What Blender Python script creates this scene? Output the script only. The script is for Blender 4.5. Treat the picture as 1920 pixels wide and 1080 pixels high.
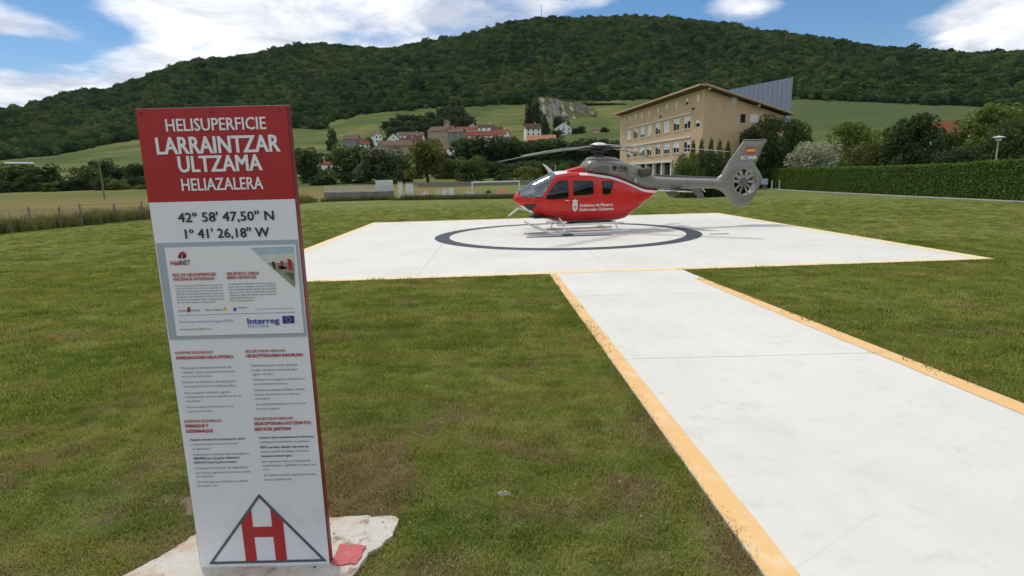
import bpy, bmesh, math, random
import numpy as np
from mathutils import Vector, Matrix
from mathutils.geometry import delaunay_2d_cdt
random.seed(7); RNG = np.random.default_rng(11)
for o in list(bpy.data.objects): bpy.data.objects.remove(o)
SC = bpy.context.scene
COL = SC.collection
rad = math.radians

# ------------------------------------------------------------------ camera
F, CX, CY = 1085.0, 960.0, 540.0
PITCH, ROLL, EYE = rad(11.0), rad(1.45), 2.3
_fw = np.array([0, math.cos(PITCH), -math.sin(PITCH)]); _rt = np.array([1.0, 0, 0]); _up = np.cross(_rt, _fw)
_r2 = _rt*math.cos(ROLL) - _up*math.sin(ROLL); _u2 = _up*math.cos(ROLL) + _rt*math.sin(ROLL)
CAMP = np.array([0, 0, EYE])
cd = bpy.data.cameras.new('camera'); cam = bpy.data.objects.new('camera', cd); COL.objects.link(cam)
cd.sensor_width = 36; cd.lens = F/1920*36; cd.clip_start = 0.05; cd.clip_end = 9000
cam.matrix_world = Matrix(((_r2[0], _u2[0], -_fw[0], 0), (_r2[1], _u2[1], -_fw[1], 0), (_r2[2], _u2[2], -_fw[2], EYE), (0, 0, 0, 1)))
SC.camera = cam
def ray(px, py):
    v = (px-CX)/F*_r2 - (py-CY)/F*_u2 + _fw
    return v/np.linalg.norm(v)
def at_depth(px, py, Y):
    v = ray(px, py); return CAMP + v*(Y/v[1])

# ------------------------------------------------------------------ sun, sky with clouds, exposure
SUN_EL, SUN_AZ, SUN_E = rad(62), rad(-36), 1.75      # azimuth from +y towards +x
SKY_STRENGTH = 0.08
CLOUD_STRENGTH = 1.02
sd = bpy.data.lights.new('sun', 'SUN'); sd.energy = SUN_E; sd.angle = rad(8); sd.color = (1.0, 0.96, 0.89)
sun = bpy.data.objects.new('sun', sd); COL.objects.link(sun)
sdir = Vector((math.sin(SUN_AZ)*math.cos(SUN_EL), math.cos(SUN_AZ)*math.cos(SUN_EL), math.sin(SUN_EL)))
sun.rotation_euler = sdir.to_track_quat('Z', 'Y').to_euler(); sun.location = (0, 0, 60)
W = bpy.data.worlds.new('World'); SC.world = W; W.use_nodes = True
wn, wl = W.node_tree.nodes, W.node_tree.links
wn.clear()
def wnode(t, **kw):
    n = wn.new(t)
    for k, v in kw.items(): setattr(n, k, v)
    return n
def wmath(op, a, b=None, c=None, clamp=False):
    n = wnode('ShaderNodeMath', operation=op, use_clamp=clamp)
    for i, x in enumerate((a, b, c)):
        if x is None: continue
        if isinstance(x, (int, float)): n.inputs[i].default_value = x
        else: wl.new(x, n.inputs[i])
    return n.outputs[0]
out = wnode('ShaderNodeOutputWorld'); bg = wnode('ShaderNodeBackground'); bgc = wnode('ShaderNodeBackground'); mx = wnode('ShaderNodeMixShader')
sky = wnode('ShaderNodeTexSky', sky_type='NISHITA', sun_disc=False)
sky.sun_elevation = SUN_EL; sky.sun_rotation = SUN_AZ; sky.altitude = 500; sky.air_density = 1.0; sky.dust_density = 0.3; sky.ozone_density = 2.5
hs = wnode('ShaderNodeHueSaturation'); hs.inputs['Saturation'].default_value = 1.25; wl.new(sky.outputs[0], hs.inputs['Color']); wl.new(hs.outputs[0], bg.inputs[0]); bg.inputs[1].default_value = SKY_STRENGTH
tc = wnode('ShaderNodeTexCoord'); sep = wnode('ShaderNodeSeparateXYZ'); wl.new(tc.outputs['Generated'], sep.inputs[0])
zz = wmath('ADD', wmath('MAXIMUM', sep.outputs[2], 0.0), 0.16)
cmb = wnode('ShaderNodeCombineXYZ')
wl.new(wmath('DIVIDE', sep.outputs[0], zz), cmb.inputs[0]); wl.new(wmath('DIVIDE', sep.outputs[1], zz), cmb.inputs[1])
cmb.inputs[2].default_value = 3.1
def wnoise(scale, detail, rough, off=0.0, dist=0.0):
    n = wnode('ShaderNodeTexNoise', noise_dimensions='4D'); n.inputs['Scale'].default_value = scale; n.inputs['Detail'].default_value = detail
    n.inputs['Roughness'].default_value = rough; n.inputs['W'].default_value = off; n.inputs['Distortion'].default_value = dist
    wl.new(cmb.outputs[0], n.inputs['Vector']); return n.outputs['Fac']
n1 = wnoise(0.9, 8, 0.58, 2.3, 0.25); n2 = wnoise(3.4, 9, 0.62, 7.7, 0.3); n3 = wnoise(2.6, 9, 0.62, 4.4, 0.4)
cov = wmath('ADD', wmath('MULTIPLY', wmath('SUBTRACT', n1, 0.5), 1.7), wmath('MULTIPLY', wmath('SUBTRACT', n2, 0.5), 1.9))
def blob(px, py, size, w, asp=1.0):
    """a cloud bank (w>0) or a clear gap (w<0) that lies in this direction of the sky"""
    d = ray(px, py)
    az0 = math.atan2(d[0], d[1]); el0 = math.asin(d[2])
    a = wmath('ARCTAN2', sep.outputs[0], sep.outputs[1]); e = wmath('ARCSINE', sep.outputs[2])
    da = wmath('DIVIDE', wmath('SUBTRACT', a, az0), size*asp); de = wmath('DIVIDE', wmath('SUBTRACT', e, el0), size)
    q = wmath('ADD', wmath('MULTIPLY', da, da), wmath('MULTIPLY', de, de))
    return wmath('MULTIPLY', wmath('EXPONENT', wmath('MULTIPLY', q, -1.0)), w)
BIAS = 0.22
cov = wmath('ADD', cov, BIAS)
for b in [(620, 10, .07, .42, 4.5), (330, 70, .06, .22, 3.0), (150, 165, .030, .55, 6.0), (80, 105, .030, -1.0, 3.6), (215, 72, .014, -.75, 2.6), (95, 8, .024, -1.0, 3.2), (30, 42, .016, .35, 3.0), (300, 115, .02, .3, 3.0),
          (1200, 40, .13, -1.0, 2.0), (1620, 40, .12, -1.25, 1.9), (1405, 10, .033, 1.5, 2.1), (1850, 35, .042, 1.7, 2.2), (1130, -2, .012, .8, 4.5), (1015, 12, .02, .4, 2.0), (1880, 80, .02, .7, 2.5)]:
    cov = wmath('ADD', cov, blob(*b))
mr = wnode('ShaderNodeMapRange', interpolation_type='SMOOTHSTEP'); wl.new(cov, mr.inputs[0]); mr.inputs[1].default_value = -0.30; mr.inputs[2].default_value = 0.52
cr = wnode('ShaderNodeValToRGB'); wl.new(n3, cr.inputs[0])
cr.color_ramp.elements[0].position = 0.38; cr.color_ramp.elements[0].color = (0.46, 0.50, 0.59, 1)
cr.color_ramp.elements[1].position = 0.62; cr.color_ramp.elements[1].color = (0.93, 0.93, 0.94, 1)
wl.new(cr.outputs[0], bgc.inputs[0]); bgc.inputs[1].default_value = CLOUD_STRENGTH
wl.new(mr.outputs[0], mx.inputs[0]); wl.new(bg.outputs[0], mx.inputs[1]); wl.new(bgc.outputs[0], mx.inputs[2]); wl.new(mx.outputs[0], out.inputs[0])
SC.view_settings.view_transform = 'Standard'; SC.view_settings.look = 'None'; SC.view_settings.exposure = 0.38; SC.view_settings.gamma = 1.0
SC.view_settings.use_curve_mapping = False
SC.render.engine = 'CYCLES'
SC.cycles.max_bounces = 6; SC.cycles.diffuse_bounces = 3; SC.cycles.glossy_bounces = 3; SC.cycles.transparent_max_bounces = 8
SC.cycles.use_denoising = True; SC.cycles.use_adaptive_sampling = True; SC.cycles.adaptive_threshold = 0.02

# ------------------------------------------------------------------ object helpers
def link(o, parent=None):
    COL.objects.link(o)
    if parent is not None: o.parent = parent
    return o
def props(o, label=None, cat=None, group=None, kind=None):
    if label: o['label'] = label
    if cat: o['category'] = cat
    if group: o['group'] = group
    if kind: o['kind'] = kind
    return o
def thing(name, label, cat, loc=(0, 0, 0), rotz=0.0, group=None):
    o = bpy.data.objects.new(name, None); o.empty_display_size = 0.2
    o.location = loc; o.rotation_euler = (0, 0, rotz)
    link(o); return props(o, label, cat, group)
class MB:
    """collects polygons, then becomes ONE mesh object"""
    def __init__(s): s.v = []; s.f = []; s.mi = []
    def add(s, vs, fs, mi=0):
        b = len(s.v); s.v += [tuple(map(float, p)) for p in vs]; s.f += [tuple(i+b for i in f) for f in fs]; s.mi += [mi]*len(fs); return s
    def box(s, x0, x1, y0, y1, z0, z1, mi=0):
        vs = [(x, y, z) for z in (z0, z1) for y in (y0, y1) for x in (x0, x1)]
        return s.add(vs, [(0, 2, 3, 1), (4, 5, 7, 6), (0, 1, 5, 4), (2, 6, 7, 3), (0, 4, 6, 2), (1, 3, 7, 5)], mi)
    def prism(s, poly, axis, a0, a1, mi=0):
        """extrudes a 2-D polygon; axis y: poly is (x,z); axis z: (x,y); axis x: (y,z)"""
        def P(p, a): return (p[0], a, p[1]) if axis == 'y' else ((p[0], p[1], a) if axis == 'z' else (a, p[0], p[1]))
        n = len(poly); vs = [P(p, a0) for p in poly] + [P(p, a1) for p in poly]
        return s.add(vs, [tuple(range(n)), tuple(range(2*n-1, n-1, -1))] + [(i, (i+1) % n + n*0, (i+1) % n + n, i+n) for i in range(n)], mi)
    def tube(s, pts, r, n=8, mi=0, cap=True):
        P = [Vector(p) for p in pts]; R = r if isinstance(r, (list, tuple)) else [r]*len(P)
        rings = []; up = None
        for i, p in enumerate(P):
            t = (P[min(i+1, len(P)-1)] - P[max(i-1, 0)]).normalized()
            if up is None: up = t.orthogonal().normalized()
            else:
                up = up - t*up.dot(t); up = up.normalized() if up.length > 1e-6 else t.orthogonal().normalized()
            w = t.cross(up)
            rings.append([p + (up*math.cos(2*math.pi*k/n) + w*math.sin(2*math.pi*k/n))*R[i] for k in range(n)])
        vs = [q for rg in rings for q in rg]; fs = []
        for i in range(len(P)-1):
            for k in range(n): fs.append((i*n+k, i*n+(k+1) % n, (i+1)*n+(k+1) % n, (i+1)*n+k))
        if cap: fs += [tuple(range(n-1, -1, -1)), tuple(range((len(P)-1)*n, len(P)*n))]
        return s.add(vs, fs, mi)
    def lathe(s, prof, n=24, c=(0, 0, 0), mi=0):
        vs = []; fs = []
        for (r, z) in prof: vs += [(c[0]+r*math.cos(2*math.pi*k/n), c[1]+r*math.sin(2*math.pi*k/n), c[2]+z) for k in range(n)]
        for i in range(len(prof)-1):
            for k in range(n): fs.append((i*n+k, i*n+(k+1) % n, (i+1)*n+(k+1) % n, (i+1)*n+k))
        fs += [tuple(range(n-1, -1, -1)), tuple(range((len(prof)-1)*n, len(prof)*n))]
        return s.add(vs, fs, mi)
    def build(s, name, mats, parent=None, smooth=False, bevel=0.0, **pr):
        me = bpy.data.meshes.new(name); me.from_pydata(s.v, [], s.f)
        mats = mats if isinstance(mats, (list, tuple)) else [mats]
        for m in mats: me.materials.append(m)
        if len(mats) > 1: me.polygons.foreach_set('material_index', s.mi)
        bm = bmesh.new(); bm.from_mesh(me); bmesh.ops.remove_doubles(bm, verts=bm.verts, dist=1e-5); bmesh.ops.recalc_face_normals(bm, faces=bm.faces); bm.to_mesh(me); bm.free()
        if smooth: me.polygons.foreach_set('use_smooth', [True]*len(me.polygons)); me.set_sharp_from_angle(angle=rad(40))
        o = bpy.data.objects.new(name, me); link(o, parent)
        if bevel:
            b = o.modifiers.new('bevel', 'BEVEL'); b.width = bevel; b.segments = 2; b.limit_method = 'ANGLE'
        return props(o, **pr)
def mesh_obj(name, v, f, m, parent=None, smooth=False):
    """numpy arrays of vertices and equal-sided faces to an object"""
    me = np_mesh(name, v, f, m, smooth)
    return link(bpy.data.objects.new(name, me), parent)
def np_mesh(name, v, f, m, smooth=False):
    v = np.asarray(v, np.float32); f = np.asarray(f, np.int32); k = f.shape[1]
    me = bpy.data.meshes.new(name)
    me.vertices.add(len(v)); me.vertices.foreach_set('co', v.ravel())
    me.loops.add(f.size); me.loops.foreach_set('vertex_index', f.ravel())
    me.polygons.add(len(f)); me.polygons.foreach_set('loop_start', np.arange(0, f.size, k, dtype=np.int32))
    if smooth: me.polygons.foreach_set('use_smooth', np.ones(len(f), bool))
    me.update(calc_edges=True)
    if m: me.materials.append(m)
    return me

# ------------------------------------------------------------------ materials
class M:
    def __init__(s, name):
        s.m = bpy.data.materials.new(name); s.m.use_nodes = True; s.t = s.m.node_tree; s.n = s.t.nodes; s.l = s.t.links
        s.b = s.n['Principled BSDF']; s.out = s.n['Material Output']
    def node(s, t, **kw):
        n = s.n.new(t)
        for k, v in kw.items(): setattr(n, k, v)
        return n
    def put(s, n, i, x):
        if x is None: return
        if hasattr(x, 'is_linked'): s.l.new(x, n.inputs[i])
        else: n.inputs[i].default_value = x
    def math(s, op, a, b=None, c=None, clamp=False):
        n = s.node('ShaderNodeMath', operation=op, use_clamp=clamp)
        for i, x in enumerate((a, b, c)): s.put(n, i, x)
        return n.outputs[0]
    def pos(s, kind='world', scale=(1, 1, 1)):
        if kind == 'world': o = s.node('ShaderNodeNewGeometry').outputs['Position']
        elif kind == 'instance': o = s.node('ShaderNodeObjectInfo').outputs['Location']
        else: o = s.node('ShaderNodeTexCoord').outputs['Object']
        mp = s.node('ShaderNodeMapping'); s.l.new(o, mp.inputs[0]); mp.inputs['Scale'].default_value = scale
        return mp.outputs[0]
    def noise(s, v, scale, detail=4, rough=.55, dist=0.0):
        n = s.node('ShaderNodeTexNoise'); s.l.new(v, n.inputs['Vector']); n.inputs['Scale'].default_value = scale; n.inputs['Detail'].default_value = detail
        n.inputs['Roughness'].default_value = rough; n.inputs['Distortion'].default_value = dist
        return n.outputs['Fac']
    def ramp(s, f, pts):
        n = s.node('ShaderNodeValToRGB'); s.put(n, 0, f); e = n.color_ramp.elements
        while len(e) < len(pts): e.new(0.5)
        for q, (p, c) in zip(e, pts): q.position = p; q.color = (*c, 1) if len(c) == 3 else c
        return n.outputs[0]
    def rng(s, f, a, b, c=0.0, d=1.0, smooth=True):
        n = s.node('ShaderNodeMapRange', interpolation_type='SMOOTHSTEP' if smooth else 'LINEAR')
        for i, x in enumerate((f, a, b, c, d)): s.put(n, i, x)
        return n.outputs[0]
    def mix(s, f, a, b, mode='MIX'):
        n = s.node('ShaderNodeMix', data_type='RGBA', blend_type=mode)
        s.put(n, 0, f); s.put(n, 6, (*a, 1) if isinstance(a, tuple) and len(a) == 3 else a); s.put(n, 7, (*b, 1) if isinstance(b, tuple) and len(b) == 3 else b)
        return n.outputs[2]
    def bump(s, h, strength=.3, dist=.02):
        n = s.node('ShaderNodeBump'); s.put(n, 'Height', h); n.inputs['Strength'].default_value = strength; n.inputs['Distance'].default_value = dist
        s.l.new(n.outputs[0], s.b.inputs['Normal']); return n
    def fin(s, col=None, rough=.6, metal=0.0, spec=.5):
        s.put(s.b, 'Base Color', (*col, 1) if isinstance(col, tuple) and len(col) == 3 else col); s.put(s.b, 'Roughness', rough); s.b.inputs['Metallic'].default_value = metal
        s.b.inputs['Specular IOR Level'].default_value = spec
        return s.m
def plain(name, col, rough=.55, metal=0.0, var=.12, scale=3.0, bump=0.0, spec=.5, dirt=None):
    """one colour, mottled and slightly worn"""
    k = M(name); v = k.pos('object'); n = k.noise(v, scale, 6, .6)
    lo = tuple(c*(1-var) for c in col); hi = tuple(min(1, c*(1+var)) for c in col)
    c = k.mix(n, lo, hi)
    if dirt:
        d = k.rng(k.noise(v, scale*.6, 8, .7), .55, .75, 0, dirt[1]); c = k.mix(d, c, dirt[0])
    if bump: k.bump(k.noise(v, scale*14, 5, .6), bump, .01)
    return k.fin(c, k.rng(n, .2, .8, max(.02, rough-.07), min(1, rough+.07)), metal, spec)
# ------------------------------------------------------------------ terrain heights
SLOPE = 0.03496
_px = np.array([-60, 0, 100, 200, 300, 400, 500, 600, 700, 800, 900, 1000, 1100, 1200, 1300, 1400, 1500, 1600, 1700, 1800, 1900, 1980.])
_AZ = np.array([math.atan2(*ray(p, 300)[:2]) for p in _px])
_R = np.array([58, 100, 150, 260, 430, 680, 1280, 1800, 3200.])
_y430 = np.array([325, 323, 318, 309, 302, 296, 290, 284, 284, 282, 273, 264, 252, 249, 246, 243, 240, 239, 239, 240, 240, 240.])
_y680 = np.array([305, 300, 292, 272, 256, 250, 246, 234, 213, 203, 197, 194, 188, 187, 187, 187, 187, 191, 196, 199, 203, 205.])
_sx = [-60, 0, 45, 100, 165, 225, 280, 370, 425, 475, 525, 575, 625, 675, 740, 800, 875, 960, 1015, 1135, 1210, 1310, 1385, 1460, 1560, 1635, 1710, 1785, 1860, 1920, 1980]
_sy = [200, 197, 200, 185, 165, 164, 145, 114, 108, 102, 92, 82, 81, 86, 91, 80, 65, 42, 32, 31, 31, 40, 52, 62, 77, 90, 98, 102, 99, 95, 92]
SILX = np.array(_sx, float); SILA = np.array([math.atan2(*ray(p, 300)[:2]) for p in _sx])
def elev(px, py):
    v = ray(px, py); return v[2]/math.hypot(v[0], v[1])
_rid = np.array([EYE + 1280*elev(a, b+21) for a, b in zip(_sx, _sy)])
_grid = np.array(sorted(set(list(_AZ)+list(SILA))))
def _col(az, vals): return np.interp(_grid, az, vals)
_z150 = _col(_AZ, np.interp(_px, [0, 300, 600, 1000, 1500, 1900], [0, 0.1, 1.0, 1.4, 2.0, 2.6]))
_z260 = _col(_AZ, np.interp(_px, [0, 300, 600, 800, 1000, 1500, 1900], [1.5, 3, 6, 8, 9.5, 13, 15]))
_z430 = _col(_AZ, [EYE+430*elev(a, b) for a, b in zip(_px, _y430)])
_z680 = _col(_AZ, [EYE+680*elev(a, b) for a, b in zip(_px, _y680)])
_zr = np.interp(_grid, SILA, _rid)
_rows = np.array([_z150*0, _z150*.3, _z150, _z260, _z430, _z680, _zr, _zr*.8, _zr*.6])
_gx = np.concatenate([[-math.pi], _grid, [math.pi]])
_mid = (_rows[:, :1]+_rows[:, -1:])/2
_rows = np.concatenate([_mid, _rows, _mid], axis=1)
def gz(x, y):
    """height of the ground at x, y (arrays or numbers)"""
    x = np.asarray(x, float); y = np.asarray(y, float); sh = np.broadcast(x, y).shape
    x = np.broadcast_to(x, sh).ravel(); y = np.broadcast_to(y, sh).ravel()
    az = np.arctan2(x, y); r = np.hypot(x, y)
    T = np.array([np.interp(az, _gx, row) for row in _rows])          # rows x points
    k = np.clip(np.searchsorted(_R, r)-1, 0, len(_R)-2)
    i = np.arange(len(r)); h = _R[k+1]-_R[k]; u = np.clip((r-_R[k])/h, 0, 1)
    d = np.diff(T, axis=0)/np.diff(_R)[:, None]
    m = np.zeros_like(T); m[1:-1] = np.where(d[:-1]*d[1:] > 0, 2*d[:-1]*d[1:]/(d[:-1]+d[1:]+1e-12), 0); m[-1] = d[-1]
    z = (2*u**3-3*u**2+1)*T[k, i]+(u**3-2*u**2+u)*h*m[k, i]+(-2*u**3+3*u**2)*T[k+1, i]+(u**3-u**2)*h*m[k+1, i]
    z = np.where(r < _R[0], T[0], z)
    yy = np.maximum(y, -14); z = z + SLOPE*.4*np.log1p(np.exp(np.clip((13.2-yy)/.4, -60, 60)))
    w = .6*np.clip((r-690)/200, 0, 1)*np.clip((1180-r)/250, 0, 1)
    z = z + w*(9*np.sin(az*23+r*.006)+7*np.sin(az*41-r*.011+1.3)+5*np.sin(r*.021+az*17)+4*np.sin(az*77+r*.017))
    return z.reshape(sh) if sh else float(z[0])
FOOTPOLY = [(-2.02, 2.42), (-1.93, 2.60), (-1.86, 2.74), (-1.80, 2.88), (-1.76, 2.96), (-1.70, 3.01), (-1.55, 3.03), (-1.2, 3.05), (-.95, 3.045), (-.70, 3.045), (-.675, 2.95), (-.69, 2.84), (-.73, 2.76), (-.78, 2.70), (-.80, 2.55), (-.9, 2.40), (-1.2, 2.28), (-1.7, 2.26)]
def in_poly(x, y, P):
    c = np.zeros(len(x), bool)
    for i in range(len(P)):
        (x1, y1), (x2, y2) = P[i], P[i-1]; c ^= ((y1 > y) != (y2 > y)) & (x < (x2-x1)*(y-y1)/(y2-y1+1e-12)+x1)
    return c
def G(x, y): return float(gz(np.array([x]), np.array([y]))[0])
def forest_r(az): return 680+0*az

# ------------------------------------------------------------------ ground and hills
def grass_colour(k, v, inst=False):
    a = k.noise(v, .22, 5, .6); b = k.noise(v, 1.1, 5, .62); c = k.noise(v, 6.0, 4, .6)
    col = k.ramp(k.math('ADD', k.math('MULTIPLY', a, .30), k.math('ADD', k.math('MULTIPLY', b, .35), k.math('MULTIPLY', c, .35))),
                 [(.36, (.062, .105, .018)), (.48, (.138, .180, .038)), (.56, (.200, .226, .062)), (.66, (.285, .280, .110))])
    sy = k.node('ShaderNodeSeparateXYZ'); k.l.new(v, sy.inputs[0]); worn = k.rng(sy.outputs[1], 2.6, 6.5, .105, -.02)
    stk = k.noise(k.pos('instance' if inst else 'world', (.22, 2.4, 1)), 1.0, 5, .65)
    col = k.mix(k.rng(stk, .44, .66, 0, .50), col, (.245, .230, .080)); col = k.mix(k.rng(stk, .46, .30, 0, .45), col, (.050, .082, .018))
    dry = k.rng(k.math('ADD', k.noise(v, .8, 6, .68, .4), worn), .535, .65)
    return k.mix(k.math('MULTIPLY', dry, .85), col, (.215, .162, .092))
def ground_material():
    k = M('grass ground'); v = k.pos('world')
    col = grass_colour(k, v)
    at = k.node('ShaderNodeAttribute', attribute_name='gold'); fo = k.node('ShaderNodeAttribute', attribute_name='forest'); md = k.node('ShaderNodeAttribute', attribute_name='meadow')
    s2 = k.noise(k.pos('world', (.03, .12, 1)), 1.0, 6, .65)
    gold = k.ramp(s2, [(.35, (.135, .125, .040)), (.52, (.215, .165, .055)), (.68, (.26, .19, .07))])
    mead = k.ramp(k.noise(k.pos('world', (.012, .022, .02)), 1.0, 6, .62), [(.36, (.062, .090, .020)), (.5, (.105, .130, .030)), (.62, (.175, .170, .048))])
    sx_ = k.node('ShaderNodeSeparateXYZ'); k.l.new(v, sx_.inputs[0]); mead = k.mix(k.rng(sx_.outputs[0], 120, 260, 0, .75), mead, (.062, .092, .030))
    col = k.mix(md.outputs['Fac'], col, mead); col = k.mix(at.outputs['Fac'], col, gold); col = k.mix(fo.outputs['Fac'], col, (.025, .035, .012))
    fine = k.noise(v, 38, 6, .7); col = k.mix(k.rng(fine, .3, .7, .0, .5), col, k.mix(1.0, col, (.45, .45, .40), 'MULTIPLY'))
    k.bump(k.noise(v, 55, 6, .75), .9, .03)
    return k.fin(col, .95, 0, .1)
GROUND = ground_material()
az = np.concatenate([np.linspace(-math.pi, -rad(52), 40, endpoint=False), np.linspace(-rad(52), rad(52), 300, endpoint=False), np.linspace(rad(52), math.pi, 41)])
rr = np.concatenate([[0.02], np.geomspace(.5, 58, 80), np.linspace(60, 700, 90), np.linspace(712, 1290, 56), np.geomspace(1330, 2200, 8)])
ia_split = int(np.searchsorted(rr, 250))
def terrain_part(name, i0, i1):
    R_ = rr[i0:i1]; A, RR = np.meshgrid(az, R_); X = RR*np.sin(A); Y = RR*np.cos(A); Z = gz(X, Y)
    n, m = X.shape; idx = np.arange(n*m).reshape(n, m)
    f = np.stack([idx[:-1, :-1], idx[1:, :-1], idx[1:, 1:], idx[:-1, 1:]], -1).reshape(-1, 4)[:, ::-1]
    o = mesh_obj(name, np.stack([X, Y, Z], -1).reshape(-1, 3), f, GROUND, None, True)
    x, y, r, a = X.ravel(), Y.ravel(), RR.ravel(), A.ravel()
    fence = -26+(y-29)*.17
    gold = np.clip((fence-x)/2, 0, 1)*np.clip((y-24)/6, 0, 1)*np.clip((150-r)/30, 0, 1)
    gold = np.maximum(gold, np.clip((y-70)/6, 0, 1)*np.clip((-4-x)/4, 0, 1)*np.clip((150-r)/40, 0, 1))*.9
    forest = np.clip((r-forest_r(a))/25, 0, 1); meadow = np.clip((r-95)/60, 0, 1)
    for nm, val in (('gold', gold), ('forest', forest), ('meadow', meadow)):
        o.data.attributes.new(nm, 'FLOAT', 'POINT').data.foreach_set('value', val.astype(np.float32))
    return props(o, kind='structure')
terrain_part('ground', 0, ia_split+1)
terrain_part('hills', ia_split, len(rr))

# ------------------------------------------------------------------ helipad and its path
def concrete(name, k_white=.69):
    k = M(name); v = k.pos('world')
    a = k.noise(v, .5, 6, .6); b = k.noise(v, 5, 8, .7); st = k.noise(k.pos('world', (1.6, .25, 1)), 2.2, 6, .7)
    c = k.ramp(a, [(.3, (k_white*.91, k_white*.88, k_white*.785)), (.7, (k_white*1.02, k_white*.99, k_white*.90))])
    c = k.mix(k.rng(b, .50, .78, 0, .50), c, (.45, .43, .365)); c = k.mix(k.rng(st, .55, .80, 0, .28), c, (.46, .44, .37)); big = k.noise(v, .28, 6, .65); c = k.mix(k.rng(big, .50, .70, 0, .30), c, (.50, .485, .42))
    vo = k.node('ShaderNodeTexVoronoi'); k.l.new(v, vo.inputs['Vector']); vo.inputs['Scale'].default_value = 2.3
    sp = k.math('MULTIPLY', k.rng(vo.outputs['Distance'], .02, .05, 1, 0), k.rng(k.noise(v, 3.1, 2), .52, .6))
    c = k.mix(k.math('MULTIPLY', sp, .6), c, (.14, .14, .12))
    # trowel lines that run slantwise over the slabs
    dp = k.node('ShaderNodeVectorMath', operation='DOT_PRODUCT'); k.l.new(v, dp.inputs[0]); dp.inputs[1].default_value = (.57, -.82, 0)
    wob = k.math('MULTIPLY', k.math('SUBTRACT', k.noise(v, .7, 3), .5), .16)
    fr = k.math('FRACT', k.math('DIVIDE', k.math('ADD', dp.outputs['Value'], wob), .64))
    ln = k.math('MULTIPLY', k.rng(fr, .0, .022, 1, 0), k.rng(k.noise(v, 1.1, 4), .44, .58))
    c = k.mix(k.math('MULTIPLY', ln, .22), c, (.36, .36, .33))
    k.bump(k.noise(v, 60, 6, .7), .18, .01)
    return k.fin(c, .75, 0, .3)
CONC = concrete('white painted concrete')
def worn_paint(name, col, under=(.62, .61, .56), amount=.55, lo=.52, hi=.72):
    k = M(name); v = k.pos('world'); n = k.noise(v, 3.5, 9, .72); c = k.mix(k.noise(v, .7, 5), tuple(x*.88 for x in col), col)
    c = k.mix(k.rng(n, lo, hi, 0, amount), c, under); k.bump(k.noise(v, 60, 5, .7), .15, .008)
    return k.fin(c, .7, 0, .3)
YELLOW = worn_paint('worn yellow ground paint', (.80, .50, .21), (.76, .67, .50), .5, .50, .70)
YELLOW_PALE = worn_paint('bleached yellow ground paint', (.84, .66, .36), (.80, .76, .66), .6)
GREY_PAINT = worn_paint('dark grey ground paint', (.052, .060, .075), (.3, .3, .3), .35, .6, .8)
BL, BR, FR, FL = (np.array(p) for p in ((-7.27, 30.81), (11.28, 31.65), (11.71, 13.84), (-6.85, 12.89)))
def pad_pt(u, v): return (FL*(1-u)+FR*u)*(1-v)+(BL*(1-u)+BR*u)*v
PADZ = 0.028
pad = thing('helipad', None, None, (0, 0, 0)); props(pad, kind='structure')
NP = 4
for i in range(NP):
    for j in range(NP):
        g = .00022
        q = [pad_pt((i)/NP+g, j/NP+g), pad_pt((i+1)/NP-g, j/NP+g), pad_pt((i+1)/NP-g, (j+1)/NP-g), pad_pt(i/NP+g, (j+1)/NP-g)]
        MB().prism([tuple(p) for p in q], 'z', -.12, PADZ).build('slab', CONC, pad)
def sheet(poly, z, name, m, parent, zf=None):
    n = len(poly); b = MB(); b.add([(p[0], p[1], z if zf is None else zf(p[0], p[1])) for p in poly], [tuple(range(n))]); return b.build(name, m, parent)
E_ = .3/18.5
bands = [((0, 0), (1, 0), (1-E_, E_), (E_, E_)), ((1, 0), (1, 1), (1-E_, 1-E_), (1-E_, E_)), ((1, 1), (0, 1), (E_, 1-E_), (1-E_, 1-E_)), ((0, 1), (0, 0), (E_, E_), (E_, 1-E_))]
for q, m_ in zip(bands, (YELLOW_PALE, YELLOW_PALE, YELLOW_PALE, YELLOW_PALE)):
    sheet([tuple(pad_pt(*c)) for c in q], PADZ+.004, 'edge_line', m_, pad)
b = MB(); n = 96; RC = (2.14, 22.5)
vs = []
for k in range(n):
    a = 2*math.pi*k/n; vs += [(RC[0]+4.50*math.cos(a), RC[1]+4.50*math.sin(a), PADZ+.004), (RC[0]+5.06*math.cos(a), RC[1]+5.06*math.sin(a), PADZ+.004)]
b.add(vs, [(2*k, 2*k+1, (2*k+3) % (2*n), (2*k+2) % (2*n)) for k in range(n)]); b.build('circle_marking', GREY_PAINT, pad)
b = MB(); hc = math.cos(rad(2.1)); hs = math.sin(rad(2.1))
def hp(x, y): return (2.15+x*hc-y*hs, 22.28+x*hs+y*hc)
for (x0, x1, y0, y1) in ((-1.6, 1.6, -.92, -.58), (-1.6, 1.6, .58, .92), (-.2, .2, -.579, .579)):
    b.add([(*hp(x, y), PADZ+.004) for x, y in ((x0, y0), (x1, y0), (x1, y1), (x0, y1))], [(0, 1, 2, 3)])
b.build('letter_marking', GREY_PAINT, pad)
sheet([(7.22, 20.86), (7.92, 20.84), (7.92, 21.06), (7.22, 21.08)], PADZ+.0045, 'line_marking', GREY_PAINT, pad)

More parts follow.
